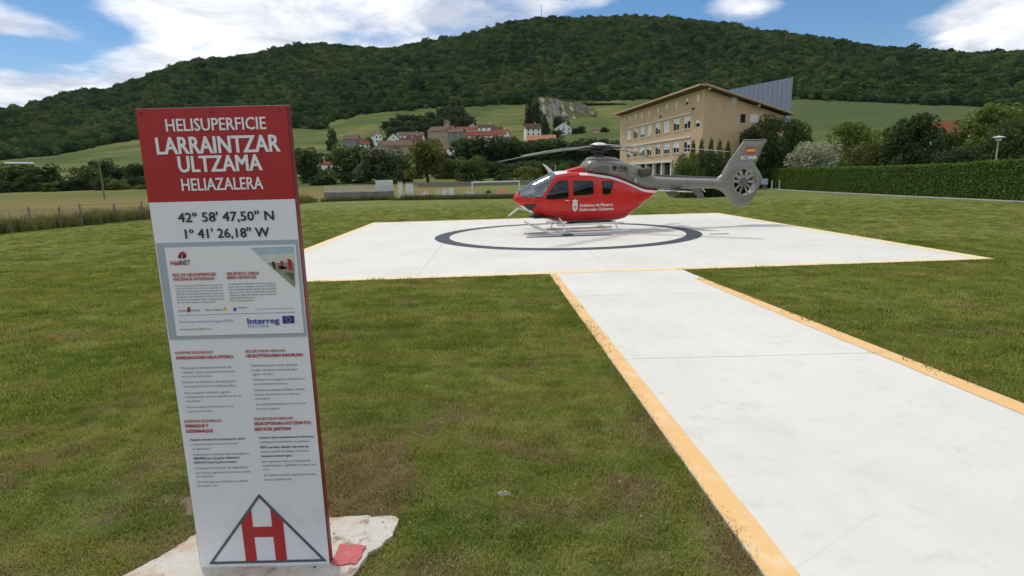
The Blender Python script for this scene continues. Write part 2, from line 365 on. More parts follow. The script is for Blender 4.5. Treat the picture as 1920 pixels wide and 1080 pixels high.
path = thing('concrete_path', None, None); props(path, kind='structure')
def lerp(a, b, t): return a+(b-a)*t
def path_x(y):    # left and right edge of the path at y
    t = (13.23-y)/(13.23-2.468); l = lerp(.885, 1.17, t); t2 = (13.26-y)/(13.26-4.543); return l, lerp(4.02, 4.245, t2)
cuts = [13.22, 10.25, 6.15, 2.2, -2.0, -6.0]
def path_z(x, y): return G(x, y)+.022
for a, c in zip(cuts[:-1], cuts[1:]):
    ys = np.linspace(a-.006, c+.006, 7); vs = []; fs = []
    for y in ys:
        l, r_ = path_x(y); z = path_z(2, y)
        yl, yr = (lerp(c, 13.275, (y-c)/(a-c)), lerp(c, 13.435, (y-c)/(a-c))) if a > 13 else (y, y)   # the first slab meets the skewed pad edge
        vs += [(l, yl, z-.2), (l, yl, z), (r_, yr, z), (r_, yr, z-.2)]
    for i in range(6):
        o_ = i*4
        for k_ in range(4): fs.append((o_+k_, o_+(k_+1) % 4, o_+4+(k_+1) % 4, o_+4+k_))
    fs += [(0, 1, 2, 3), (24, 27, 26, 25)]
    MB().add(vs, fs).build('slab', CONC, path)
    for side in (0, 1):
        vs = []; fs = []
        ys2 = np.linspace(a-.004, c+.004, 22)
        for y in ys2:
            l, r_ = path_x(y); z = path_z(2, y)+.004; w = .165
            j = .004*math.sin(y*9.1)+.003*math.sin(y*23+1)
            if side == 0: vs += [(l+.002, y, z), (l+w+j*.6, y, z)]
            else: vs += [(r_-w-.05+j, y, z), (r_-.002, y, z)]
        fs = [(2*i, 2*i+1, 2*i+3, 2*i+2) for i in range(21)]
        MB().add(vs, fs).build('edge_line', YELLOW, path)
# dark joint bed that shows in the gaps between the slabs
JOINT = plain('joint mastic', (.20, .20, .19), .8)
b = MB()
for c in cuts[1:-1]:
    l, r_ = path_x(c); z = path_z(2, c)-.010; b.add([(l, c-.03, z-SLOPE*-.03), (r_, c-.03, z-SLOPE*-.03), (r_, c+.03, z-SLOPE*.03), (l, c+.03, z-SLOPE*.03)], [(0, 1, 2, 3)])
b.build('joint', JOINT, path)
# ------------------------------------------------------------------ vegetation helpers
def leaf_mat(name, lo, hi, trans=.35, scale=.9):
    k = M(name); oi = k.node('ShaderNodeObjectInfo'); v = k.pos('world')
    n = k.noise(v, scale, 4, .6); n2 = k.noise(v, scale*6, 3, .6)
    f = k.math('ADD', k.math('MULTIPLY', n, .45), k.math('ADD', k.math('MULTIPLY', n2, .35), k.math('MULTIPLY', oi.outputs['Random'], .22)))
    c = k.ramp(f, [(.30, lo), (.72, hi)])
    d = k.node('ShaderNodeBsdfDiffuse'); t = k.node('ShaderNodeBsdfTranslucent'); g = k.node('ShaderNodeBsdfGlossy'); mx_ = k.node('ShaderNodeMixShader'); m2 = k.node('ShaderNodeMixShader')
    k.l.new(c, d.inputs[0]); k.l.new(k.mix(1.0, c, (1.25, 1.2, .55), 'MULTIPLY'), t.inputs[0]); mx_.inputs[0].default_value = trans
    g.inputs['Roughness'].default_value = .55; g.inputs[0].default_value = (.8, .85, .8, 1); m2.inputs[0].default_value = .025
    k.l.new(d.outputs[0], mx_.inputs[1]); k.l.new(t.outputs[0], mx_.inputs[2]); k.l.new(mx_.outputs[0], m2.inputs[1]); k.l.new(g.outputs[0], m2.inputs[2]); k.l.new(m2.outputs[0], k.out.inputs[0])
    return k.m
LEAF = {
 'dark': leaf_mat('dark foliage', (.034, .058, .018), (.088, .128, .036)),
 'mid': leaf_mat('mid green foliage', (.046, .078, .020), (.130, .176, .042)),
 'olive': leaf_mat('olive green foliage', (.074, .092, .022), (.185, .205, .052)),
 'grey': leaf_mat('grey green foliage', (.070, .090, .055), (.20, .225, .145)),
 'bright': leaf_mat('bright green foliage', (.082, .125, .024), (.22, .27, .062)),
 'blossom': leaf_mat('elder leaves and blossom', (.10, .13, .06), (.46, .48, .38), .3, 2.2),
 'deep': leaf_mat('deep conifer foliage', (.022, .040, .017), (.056, .086, .032)),
 'hedge': leaf_mat('hedge foliage', (.072, .132, .010), (.135, .212, .024), .3, 1.5),
}
BARK = plain('bark', (.085, .070, .055), .9, var=.35, scale=4, bump=.4)
def leaf_cloud(cent, nrm, size, rng, spread=.9):
    """bent leaf clumps (two triangles each pair) at the given centres, loosely facing their normals"""
    n = len(cent)
    d = nrm + rng.normal(0, spread, (n, 3)); d /= np.linalg.norm(d, axis=1)[:, None]+1e-9
    t = np.cross(d, rng.normal(0, 1, (n, 3))); t /= np.linalg.norm(t, axis=1)[:, None]+1e-9
    b = np.cross(d, t); s = size*rng.uniform(.55, 1.35, n)[:, None]; asp = rng.uniform(.45, .85, n)[:, None]
    q = np.stack([cent-t*s, cent-b*s*asp+d*s*.22, cent+t*s, cent+b*s*asp+d*s*.22], 1)
    f = np.arange(n*4).reshape(n, 4)
    return q.reshape(-1, 3), f
def crown_mesh(seed, n=2600, leaf=.040, shape='round', lobes=26):
    """a crown 1 wide and 1 high, base at z=0"""
    g = np.random.default_rng(seed); L = []
    if shape in ('round', 'bush'):
        for i in range(lobes):
            a = g.uniform(0, 2*math.pi); u = g.uniform(0, 1)**.5; zc = g.uniform(.08, .88)
            w = (1-abs((zc-.45)/.62)**2.3)**.5 if abs((zc-.45)/.62) < 1 else .1
            rr_ = u*.36*w; s = g.uniform(.10, .20)*(1.15-.4*zc)
            L.append((rr_*math.cos(a), rr_*math.sin(a), zc, s, s*g.uniform(.7, 1.0)))
        if shape == 'bush':
            L = [(x*1.1, y*1.1, max(.1, z*.85), s, h*1.1) for x, y, z, s, h in L] + [(.30*math.cos(a), .30*math.sin(a), .12, .17, .16) for a in np.arange(0, 6.2, .8)]
    elif shape == 'column':
        for i in range(lobes):
            z = g.uniform(.05, .95); a = g.uniform(0, 6.28); s = .20*(1-z)**.6+.05
            L.append((.16*(1-z)*math.cos(a), .16*(1-z)*math.sin(a), z, s*1.2, s*.75))
    elif shape == 'willow':
        for i in range(lobes):
            a = g.uniform(0, 6.28); u = g.uniform(0, 1)**.5; z = g.uniform(.2, .88); s = g.uniform(.09, .17)
            L.append((u*.38*math.cos(a)*(1.1-.45*z), u*.38*math.sin(a)*(1.1-.45*z), z, s*.9, s*1.35))
    L = np.array(L); wgt = L[:, 3]**2; pick = g.choice(len(L), n, p=wgt/wgt.sum())
    d = g.normal(0, 1, (n, 3)); d /= np.linalg.norm(d, axis=1)[:, None]
    r_ = g.uniform(.62, 1.08, n)[:, None]**.6
    c = L[pick][:, :3] + d*r_*np.stack([L[pick][:, 3], L[pick][:, 3], L[pick][:, 4]], 1)
    c[:, 2] = np.maximum(c[:, 2], .01)
    v, f = leaf_cloud(c, d, leaf, g)
    return np_mesh('crown_'+shape, v, f, None)
def trunk_mesh(seed, h=.62, r=.028):
    g = random.Random(seed); b = MB()
    pts = [(g.uniform(-.012, .012)*i, g.uniform(-.012, .012)*i, h*i/5-.06*(i == 0)) for i in range(6)]
    b.tube(pts, [r*(1.35-.16*i) for i in range(6)], 7)
    for k_ in range(6):
        a = k_*1.05+g.uniform(-.3, .3); z0 = h*g.uniform(.35, .85); p = Vector((0, 0, z0)); l = g.uniform(.16, .30)
        b.tube([p, p+Vector((math.cos(a)*l*.5, math.sin(a)*l*.5, l*.45)), p+Vector((math.cos(a)*l, math.sin(a)*l, l*1.05))], [r*.5, r*.33, r*.12], 5)
    me = bpy.data.meshes.new('trunk'); me.from_pydata(b.v, [], b.f); me.materials.append(BARK); return me
CROWNS = {}
for sh, seeds, n, lf, lb in (('round', (1, 2, 3, 4), 4200, .034, 46), ('bush', (5, 6), 3400, .036, 34), ('column', (7, 8), 1500, .045, 26), ('willow', (9,), 3800, .036, 44)):
    CROWNS[sh] = [crown_mesh(s, n, lf, sh, lb) for s in seeds]
CROWNS['fine_round'] = [crown_mesh(s, 14000, .020, 'round', 60) for s in (21, 22, 23)]
CROWNS['fine_bush'] = [crown_mesh(s, 12500, .020, 'bush', 52) for s in (24, 25)]
CROWNS['fine_column'] = [crown_mesh(s, 5000, .026, 'column', 36) for s in (27,)]
TRUNKS = [trunk_mesh(s) for s in (1, 2, 3)]
_tc = 0
def tree_at(name, label, cat, x, y, z0, h, w, shape, leaf, group=None, base=.02, trunk=True):
    global _tc; _tc += 1
    t = thing(name, label, cat, (x, y, z0-.05), random.uniform(0, 6.28), group)
    c = bpy.data.objects.new('crown', CROWNS[shape][_tc % len(CROWNS[shape])]); link(c, t)
    if len(c.data.materials) == 0: c.data.materials.append(LEAF['mid'])
    c.material_slots[0].link = 'OBJECT'; c.material_slots[0].material = LEAF[leaf]
    if 'bush' in shape: base = 0.0
    c.location = (0, 0, h*base); c.scale = (w, w*random.uniform(.85, 1.1), h*(1-base)); c.rotation_euler = (0, 0, random.uniform(0, 6.28))
    if trunk:
        k_ = bpy.data.objects.new('trunk', TRUNKS[_tc % 3]); link(k_, t); k_.scale = (max(w, .5*h),)*2+(h,)
        if 'bush' in shape: k_.scale = (w*.6, w*.6, h*.8)
    return t
def tree(label, px, ytop, wpx, Y, shape='round', leaf='dark', name='broadleaf_tree', cat='tree', group=None, base=.02, sink=0.0):
    """a tree that stands Y metres ahead in the direction of column px; its top reaches row ytop"""
    p = at_depth(px, ytop, Y); x, y = p[0], p[1]; z0 = G(x, y)-sink; h = (p[2]-z0)/.97; w = wpx/F*Y*1.06
    return tree_at(name, label, cat, x, y, z0, h, w, shape, leaf, group, base)
def scatter(name, pts, rz, sc, pi, protos, label=None, cat=None):
    """many small copies as ONE object (kind stuff)"""
    me = bpy.data.meshes.new(name); n = len(pts); me.vertices.add(n); me.vertices.foreach_set('co', np.asarray(pts, np.float32).ravel())
    me.attributes.new('rz', 'FLOAT', 'POINT').data.foreach_set('value', np.asarray(rz, np.float32))
    me.attributes.new('sc', 'FLOAT_VECTOR', 'POINT').data.foreach_set('vector', np.asarray(sc, np.float32).ravel())
    me.attributes.new('pi', 'INT', 'POINT').data.foreach_set('value', np.asarray(pi, np.int32))
    o = link(bpy.data.objects.new(name, me))
    c = bpy.data.collections.new(name+'_source')
    for k_, pm in enumerate(protos): c.objects.link(bpy.data.objects.new(f'{name}_source_{k_:02d}', pm))
    ng = bpy.data.node_groups.new(name, 'GeometryNodeTree')
    ng.interface.new_socket('Geometry', in_out='INPUT', socket_type='NodeSocketGeometry'); ng.interface.new_socket('Geometry', in_out='OUTPUT', socket_type='NodeSocketGeometry')
    N = ng.nodes; gi = N.new('NodeGroupInput'); go = N.new('NodeGroupOutput'); ip = N.new('GeometryNodeInstanceOnPoints'); ci = N.new('GeometryNodeCollectionInfo'); cx = N.new('ShaderNodeCombineXYZ')
    def att(nm, ty):
        a = N.new('GeometryNodeInputNamedAttribute'); a.data_type = ty; a.inputs['Name'].default_value = nm
        return next(s for s in a.outputs if s.enabled)
    ci.inputs['Collection'].default_value = c; ci.inputs['Separate Children'].default_value = True; ci.inputs['Reset Children'].default_value = True
    ng.links.new(gi.outputs[0], ip.inputs['Points']); ng.links.new(ci.outputs[0], ip.inputs['Instance']); ip.inputs['Pick Instance'].default_value = True
    ng.links.new(att('pi', 'INT'), ip.inputs['Instance Index']); ng.links.new(att('rz', 'FLOAT'), cx.inputs[2]); ng.links.new(cx.outputs[0], ip.inputs['Rotation'])
    ng.links.new(att('sc', 'FLOAT_VECTOR'), ip.inputs['Scale']); ng.links.new(ip.outputs[0], go.inputs[0])
    md = o.modifiers.new('scatter', 'NODES'); md.node_group = ng
    return props(o, label, cat, None, 'stuff')

# ------------------------------------------------------------------ wooded mountain: one far-off mass
def lumpy(seed, n=260):
    g = np.random.default_rng(seed)
    L = [(g.uniform(-.28, .28), g.uniform(-.28, .28), g.uniform(.45, .8), g.uniform(.22, .36)) for _ in range(9)]
    L = np.array(L); pick = g.integers(0, len(L), n); d = g.normal(0, 1, (n, 3)); d /= np.linalg.norm(d, axis=1)[:, None]; d[:, 2] = np.abs(d[:, 2])*.9+.1*d[:, 2]
    c = L[pick][:, :3]+d*L[pick][:, 3:4]*np.array([1, 1, .8]); c[:, 2] = np.maximum(c[:, 2], .1)
    v, f = leaf_cloud(c, d, .105, g, .45)
    bm = bmesh.new(); bmesh.ops.create_icosphere(bm, subdivisions=2, radius=1)
    vv = np.array([p.co[:] for p in bm.verts]); ff = np.array([[q.index for q in p.verts]+[p.verts[0].index] for p in bm.faces]); bm.free()
    vv = vv*np.array([.40, .40, .40])*(1+.14*np.sin(vv[:, :1]*7+seed)*np.cos(vv[:, 1:2]*6+seed*2))+np.array([0, 0, .50])
    # the inner ball as quads with a doubled corner would be degenerate: split it into plain quads from triangle pairs
    me = bpy.data.meshes.new('forest_crown'); n0 = len(v)
    me.from_pydata([tuple(p) for p in v]+[tuple(p) for p in vv], [], [tuple(q) for q in f]+[tuple(q[:3]+n0) for q in ff]); return me
def forest_mat():
    k = M('forest foliage'); oi = k.node('ShaderNodeObjectInfo'); big = k.noise(k.pos('instance'), .006, 4, .6); v = k.pos('world')
    f = k.math('ADD', k.math('MULTIPLY', oi.outputs['Random'], .38), k.math('ADD', k.math('MULTIPLY', big, .75), k.math('MULTIPLY', k.noise(v, .45, 3), .25)))
    c = k.ramp(f, [(.42, (.020, .044, .018)), (.58, (.044, .082, .026)), (.76, (.085, .130, .038)), (.95, (.15, .17, .055))])
    d = k.node('ShaderNodeBsdfDiffuse'); t = k.node('ShaderNodeBsdfTranslucent'); m2 = k.node('ShaderNodeMixShader'); m2.inputs[0].default_value = .22
    k.l.new(c, d.inputs[0]); k.l.new(c, t.inputs[0]); k.l.new(d.outputs[0], m2.inputs[1]); k.l.new(t.outputs[0], m2.inputs[2]); k.l.new(m2.outputs[0], k.out.inputs[0]); return k.m
FOREST = forest_mat()
fp = [lumpy(s) for s in range(31, 37)]
for m_ in fp: m_.materials.append(FOREST)
n = 66000; a = RNG.uniform(-rad(50), rad(50), n); r = np.sqrt(RNG.uniform(672**2, 1420**2, n))
fx, fy = r*np.sin(a), r*np.cos(a); fz = gz(fx, fy)
keep = (r > forest_r(a)+RNG.normal(0, 6, n)); fx, fy, fz, r = fx[keep], fy[keep], fz[keep], r[keep]; n = len(fx)
s = 7.6*np.exp(RNG.normal(0, .24, n)); s = np.where(r < 760, s*.92, s)
scatter('forest', np.stack([fx, fy, fz-1.2], 1), RNG.uniform(0, 6.28, n), np.stack([s, s, s*RNG.uniform(.8, 1.1, n)], 1), RNG.integers(0, 6, n), fp,
        'dense dark green broadleaf forest covering the whole mountain', 'forest')
# ------------------------------------------------------------------ single trees
FAR_ROW = 'trees along the far edge of the field'
for lab, px, yt, w, Y, sh, lf in [
  ('dense dark green tree at the far left edge of the field', 14, 309, 78, 192, 'round', 'dark'),
  ('big rounded dark tree second from the left beyond the golden field', 72, 304, 78, 186, 'round', 'mid'),
  ('low bushy tree in the dip right of the big rounded field tree', 124, 336, 46, 190, 'bush', 'dark'),
  ('mid green tree just left of the wooden utility pole', 160, 311, 62, 184, 'round', 'mid'),
  ('taller dark tree standing behind the wooden utility pole', 190, 299, 54, 196, 'round', 'dark'),
  ('blackish tree right of the utility pole, left of the sign', 224, 309, 56, 190, 'round', 'deep'),
  ('dark tree cut by the left edge of the red sign header', 258, 306, 58, 188, 'round', 'dark'),
  ('dark tree hidden for the most part behind the red sign', 306, 300, 70, 186, 'round', 'dark'),
  ('dark tree next to the right edge of the red sign', 574, 279, 62, 168, 'round', 'dark')]:
    tree(lab, px, yt, w, Y, sh, lf, group=FAR_ROW)
tree('small pale shrub before the dark trees left of the sign', 262, 344, 26, 176, 'bush', 'bright', 'field_shrub', 'shrub')
tree('low grey green shrub at the foot of the rounded field tree', 108, 350, 34, 178, 'bush', 'grey', 'field_shrub', 'shrub')
tree('dark low shrub below the white farmhouse', 604, 325, 60, 150, 'bush', 'deep', 'field_shrub', 'shrub')
tree('broad dark tree between the white farmhouse and the grey willow', 650, 272, 88, 158, 'round', 'dark')
tree('second dark tree tucked behind the broad tree by the farmhouse', 690, 290, 54, 166, 'round', 'deep')
tree('broad grey green willow left of the olive tree', 714, 281, 100, 150, 'willow', 'grey', 'willow_tree')
tree('blackish bush under the grey willow', 752, 312, 44, 144, 'bush', 'deep', 'field_shrub', 'shrub')
tree('rounded olive green tree in front of the village', 798, 261, 86, 138, 'round', 'olive', base=.12)
tree('fresh green rounded tree right of the olive tree', 880, 289, 66, 136, 'round', 'mid')
for i in range(12):
    px = 4+i*24
    tree('bush of the dense undergrowth below the far row of field trees', px, 338+random.uniform(-5, 5)-px*.02, 40, 180+random.uniform(-4, 4), 'bush', random.choice(['dark', 'mid', 'deep']), 'field_shrub', 'shrub', group='undergrowth bushes below the far field trees')
for i in range(15):
    px = 836+i*23
    tree('bush of the undergrowth under the dark tree belt', px, 298+random.uniform(-7, 5), 50, 166+random.uniform(-4, 4), 'bush', random.choice(['dark', 'deep']), 'field_shrub', 'shrub', group='undergrowth bushes below the dark tree belt')
POP = 'dark trees in the belt below the village'
for lab, px, yt, w, Y, lf in [
  ('dark tree of the belt right behind the olive tree', 842, 286, 40, 176, 'deep'), ('dark tree of the belt above the fresh green tree', 874, 262, 52, 180, 'dark'),
  ('dark tree of the belt with the widest crown', 914, 259, 62, 178, 'deep'), ('dark tree of the belt left of the rotor blade tip', 950, 261, 54, 182, 'dark'),
  ('dark tree of the belt under the long pink roof', 988, 264, 54, 180, 'deep'), ('dark tree of the belt above the left rotor blade', 1026, 263, 52, 184, 'dark'),
  ('dark tree of the belt left of the rotor hub', 1064, 266, 52, 182, 'deep'), ('dark tree of the belt behind the rotor hub', 1100, 264, 52, 186, 'dark'), ('dark tree of the belt next to the brick building', 1138, 262, 54, 190, 'deep')]:
    tree(lab, px, yt-4, w*1.3, Y, 'round', lf, group=POP)
for i in range(17):
    px = 884+i*17
    tree('dark tree in the rear row of the belt below the village', px, np.interp(px, [838, 900, 1000, 1160], [272, 262, 262, 260])+random.uniform(-3, 7), random.uniform(40, 56), 214+random.uniform(-9, 9), 'round', random.choice(['deep', 'dark', 'dark']), group='rear row of the dark tree belt')
for i in range(9):
    px = 566+i*23
    tree('dark tree behind the willow and the farmhouse', px, np.interp(px, [566, 640, 700, 760], [282, 290, 280, 286])+random.uniform(-4, 6), random.uniform(40, 52), 205 if px > 650 or px < 585 else 300, 'round', random.choice(['deep', 'dark']), group='dark trees round the willow and the farmhouse')
tree('small olive shrub between the dark belt and the helicopter nose', 990, 306, 52, 120, 'bush', 'olive', 'field_shrub', 'shrub')
tree('small dark shrub by the goal in front of the dark belt', 944, 322, 40, 122, 'bush', 'dark', 'field_shrub', 'shrub')
tree('low dark shrub behind the red helicopter roof', 1050, 300, 60, 118, 'bush', 'dark', 'field_shrub', 'shrub')
# on the meadow slope
for lab, px, yt, w, Y, sh, lf in [
  ('small round tree alone on the upper meadow left of the village', 622, 241, 18, 470, 'round', 'dark'), ('small tree below the lone round tree on the meadow', 619, 262, 20, 420, 'round', 'dark'),
  ('small tree beside the dark roofed house left of the village', 690, 256, 30, 400, 'round', 'dark'), ('small tree right of the leftmost white gabled house', 721, 258, 16, 430, 'round', 'deep'),
  ('tree before the church wall in the village', 806, 262, 32, 380, 'round', 'mid'), ('pale green tree left of the church wall', 792, 270, 26, 360, 'round', 'olive'),
  ('bushy tree at the right end of the village', 958, 252, 30, 410, 'bush', 'dark'), ('green tree between the pink roof and the white chalet', 1044, 244, 30, 420, 'round', 'dark'),
  ('dark tree right of the white chalet', 1078, 240, 16, 440, 'round', 'deep'), ('round tree on the meadow below the quarry', 1090, 236, 18, 440, 'round', 'dark'), ('round bush by the small hut below the quarry', 1134, 236, 16, 440, 'bush', 'deep'),
  ('dark spruce by the reddish house, left of the quarry', 992, 176, 26, 500, 'column', 'deep'), ('tall dark spruce touching the left side of the quarry', 1006, 182, 28, 492, 'column', 'deep'), ('dark spruce behind the reddish house', 1020, 214, 26, 470, 'column', 'deep'),
  ('dark bush at the foot of the quarry face', 1052, 212, 30, 500, 'bush', 'deep')]:
    tree(lab, px, yt, w, Y, sh, lf, 'spruce_tree' if sh == 'column' else 'broadleaf_tree')
# the wooded knoll above the church: crowns nothing tells apart
g_ = random.Random(3)
for i in range(34):
    px = 728+i*4.5+g_.uniform(-3, 3); top = np.interp(px, [722, 745, 790, 830, 850, 870, 884], [226, 214, 212, 200, 191, 196, 226])
    row = i % 3
    tree('dark tree of the dense knoll wood above the village', px, top+row*9+g_.uniform(0, 6), g_.uniform(24, 34), 560-row*30, 'round', g_.choice(['deep', 'dark']), group='trees of the knoll wood above the village')
for i in range(7):
    tree('tree in the slanting hedgerow between the two upper meadows', 556+i*9, 244-i*3+g_.uniform(-2, 2), 18, 640-i*6, 'round', g_.choice(['dark', 'mid']), group='hedgerow trees between the two upper meadows')
for i in range(9):
    tree('bush along the top edge of the quarry', 1012+i*19, np.interp(i, [0, 4, 8], [172, 184, 196])+g_.uniform(0, 6), 26, 640, 'bush', g_.choice(['olive', 'mid', 'dark']), 'quarry_bush', 'bush', group='bushes along the top of the quarry')
# round the brick building and behind the hedge
tree('round dark green shrub before the building columns', 1292, 272, 62, 52, 'fine_bush', 'mid', 'garden_shrub', 'shrub')
tree('big dense shrub right of the round one under the gable', 1336, 262, 76, 53, 'fine_bush', 'dark', 'garden_shrub', 'shrub')
tree('dense shrub half behind the tail fin', 1384, 284, 60, 56, 'fine_bush', 'dark', 'garden_shrub', 'shrub')
for i, (px, yt) in enumerate(((1300, 262), (1316, 259), (1334, 258), (1350, 260), (1366, 263))):
    tree('slender upright shrub against the brick gable wall', px, yt+3, 26, 60, 'fine_column', 'olive' if i % 2 else 'mid', 'upright_shrub', 'shrub', group='slender upright shrubs against the gable wall')
tree('dark spreading tree right of the brick gable', 1442, 214, 96, 68.5, 'fine_round', 'dark', base=.06)
tree('dark tree behind the spreading one, next to the metal hall', 1490, 222, 70, 73, 'fine_round', 'mid', base=.06)
tree('low dark shrub between the tail fin and the hedge', 1462, 272, 70, 70.5, 'fine_bush', 'deep', 'garden_shrub', 'shrub')
tree('elder bush full of pale blossom behind the hedge', 1546, 246, 118, 62.5, 'fine_bush', 'blossom', 'flowering_bush', 'bush')
tree('bright green tree behind the pale flowering elder', 1600, 228, 90, 76, 'fine_round', 'bright')
tree('bright green bush leaning right of the flowering elder', 1622, 246, 84, 57, 'fine_bush', 'olive', 'garden_shrub', 'shrub')
tree('bright yellowish tree left of the tall dark oak', 1668, 234, 74, 62, 'fine_round', 'bright')
tree('tall dark oak in the middle of the trees behind the hedge', 1722, 213, 112, 53, 'fine_round', 'dark', base=.04)
tree('mid green tree right of the tall dark oak', 1776, 240, 84, 56, 'fine_round', 'mid')
tree('dark bush behind the hedge left of the garden lamp', 1806, 258, 90, 46.5, 'fine_bush', 'deep', 'garden_shrub', 'shrub')
tree('large bright tree behind the garden lamp', 1872, 192, 150, 54, 'fine_round', 'bright', base=.04)
tree('dark tree in front of the bright one at the right frame edge', 1906, 216, 120, 46, 'fine_round', 'dark', base=.03)
tree('dark bush close behind the hedge under the garden lamp', 1846, 246, 100, 47.5, 'fine_bush', 'dark', 'garden_shrub', 'shrub')

# ------------------------------------------------------------------ clipped hedge on the right
HX = [(29.6, 66.5), (29.9, 58), (30.3, 46), (30.75, 36.5), (31.3, 24)]
def hedge():
    t = thing('clipped_hedge', 'long dark green clipped hedge along the right edge of the lawn', 'hedge')
    g = np.random.default_rng(5); P = np.array(HX); seg = np.diff(P, axis=0); Ls = np.linalg.norm(seg, axis=1); cum = np.concatenate([[0], np.cumsum(Ls)])
    def at(s): return np.interp(s, cum, P[:, 0]), np.interp(s, cum, P[:, 1])
    def top(s): return np.interp(s, [0, 27, 28, 45], [2.20, 2.32, 2.46, 2.50])+.03*np.sin(s*2.1)+.02*np.sin(s*5.3)
    D = 1.3; ss = np.linspace(0, cum[-1], 120); b = MB(); vs = []
    for s_ in ss:
        x, y = at(s_); h = float(top(s_)); z = G(x, y); vs += [(x+.06, y, z-.1), (x+.05, y, z+h-.09), (x+D-.05, y, z+h-.09), (x+D-.05, y, z-.1)]
    fs = [(i*4+k_, i*4+(k_+1) % 4, i*4+4+(k_+1) % 4, i*4+4+k_) for i in range(119) for k_ in range(4)]+[(0, 1, 2, 3), (476, 479, 478, 477)]
    b.add(vs, fs).build('core', plain('hedge core', (.03, .05, .012), .9), t)
    n = 46000; s_ = g.uniform(0, cum[-1], n); x, y = at(s_); h = top(s_); face = g.choice(3, n, p=(.66, .26, .08)); u = g.random(n)
    X = np.where(face == 0, x+g.normal(0, .035, n), np.where(face == 1, x+u*D, x+u*D)); Z = np.where(face == 0, u*h, np.where(face == 1, h+g.normal(-.03, .04, n), u*h)); Yy = np.where(face == 2, P[0, 1]+g.normal(0, .04, n), y)
    X = np.where(face == 2, P[0, 0]+u*D, X); Z = np.where(face == 2, g.random(n)*2.2, Z)
    nr = np.zeros((n, 3)); nr[face == 0] = (-1, 0, .25); nr[face == 1] = (0, 0, 1); nr[face == 2] = (0, 1, .2)
    v, f = leaf_cloud(np.stack([X, Yy, Z+gz(X, Yy)], 1), nr, .062, g, .55)
    o = mesh_obj('foliage', v, f, LEAF['hedge'], t)
hedge()
b = MB(); vs = []
for x, y in [(28.75, 67), (29.1, 58), (29.5, 46), (29.95, 36.5), (30.4, 24)]:
    z = G(x, y); vs += [(x, y, z-.05), (x, y, z+.07), (x+.3, y, z+.07), (x+.3, y, z-.05)]
b.add(vs, [(i*4+k_, i*4+(k_+1) % 4, i*4+4+(k_+1) % 4, i*4+4+k_) for i in range(4) for k_ in range(4)])
props(b.build('kerb', plain('kerb concrete', (.42, .42, .40), .85, var=.2, scale=1)), kind='structure')

# ------------------------------------------------------------------ grass blades on the lawn
def grass_leaf():
    k = M('grass blades'); oi = k.node('ShaderNodeObjectInfo'); v = k.pos('instance'); c = k.mix(1.0, grass_colour(k, v, True), (1.42, 1.38, 1.35), 'MULTIPLY')
    c = k.mix(k.rng(oi.outputs['Random'], .75, 1.0, 0, .55), c, (.30, .27, .12)); c = k.mix(k.rng(oi.outputs['Random'], 0, .3, .35, 0), c, (.075, .13, .022))
    hv = k.node('ShaderNodeHueSaturation'); k.l.new(k.rng(oi.outputs['Random'], 0, 1, .62, 1.42, False), hv.inputs['Value']); k.l.new(c, hv.inputs['Color']); c = hv.outputs[0]
    d = k.node('ShaderNodeBsdfDiffuse'); t = k.node('ShaderNodeBsdfTranslucent'); m2 = k.node('ShaderNodeMixShader'); m2.inputs[0].default_value = .38
    k.l.new(c, d.inputs[0]); k.l.new(k.mix(1.0, c, (1.3, 1.25, .6), 'MULTIPLY'), t.inputs[0]); k.l.new(d.outputs[0], m2.inputs[1]); k.l.new(t.outputs[0], m2.inputs[2]); k.l.new(m2.outputs[0], k.out.inputs[0]); return k.m
GRASS = grass_leaf()
def tuft(seed, n, spread, h, w, lean=.55):
    g = np.random.default_rng(seed); V = []; Fc = []
    for i in range(n):
        a = g.uniform(0, 6.28); rr_ = spread*g.random()**.5; p = np.array([rr_*math.cos(a), rr_*math.sin(a), -.004]); d = g.uniform(0, 6.28); l = h*g.uniform(.45, 1.2); ln = g.uniform(.15, lean+.35)
        dv = np.array([math.cos(d), math.sin(d), 0]); sv = np.array([-math.sin(d), math.cos(d), 0])*w*g.uniform(.7, 1.3)/2
        q1 = p+dv*l*ln*.4+np.array([0, 0, l*.62]); q2 = p+dv*l*ln*1.1+np.array([0, 0, l*(1-.35*ln)]); k_ = len(V)
        V += [p-sv, p+sv, q1+sv*.8, q1-sv*.8, q2]; Fc += [(k_, k_+1, k_+2, k_+3), (k_+3, k_+2, k_+4)]
    me = bpy.data.meshes.new('grass_tuft'); me.from_pydata([tuple(p) for p in V], [], Fc); me.materials.append(GRASS); return me
near_t = [tuft(50+i, 28, .075, .035, .0040) for i in range(5)]
far_t = [tuft(60+i, 34, .17, .050, .009) for i in range(4)]
def vn(x, y):  # a cheap patch function that follows no grid
    return np.sin(x*1.7+1.3*np.sin(y*.9))+np.sin(y*2.3+1.1*np.sin(x*1.3+.4))+.6*np.sin(x*5.1+y*3.7)
_cw = np.random.default_rng(77); _ck = [(f*math.cos(a_), f*math.sin(a_), p_, 1/f**.35) for f, a_, p_ in zip(_cw.uniform(7, 40, 16), _cw.uniform(0, 6.28, 16), _cw.uniform(0, 6.28, 16))]
def clump(x, y):  # knee-high to a cricket: uneven sward height in clumps of a hand's width
    return sum(w*np.sin(a_*x+b_*y+p_+.8*np.sin(.37*b_*x-.29*a_*y)) for a_, b_, p_, w in _ck)/2.2
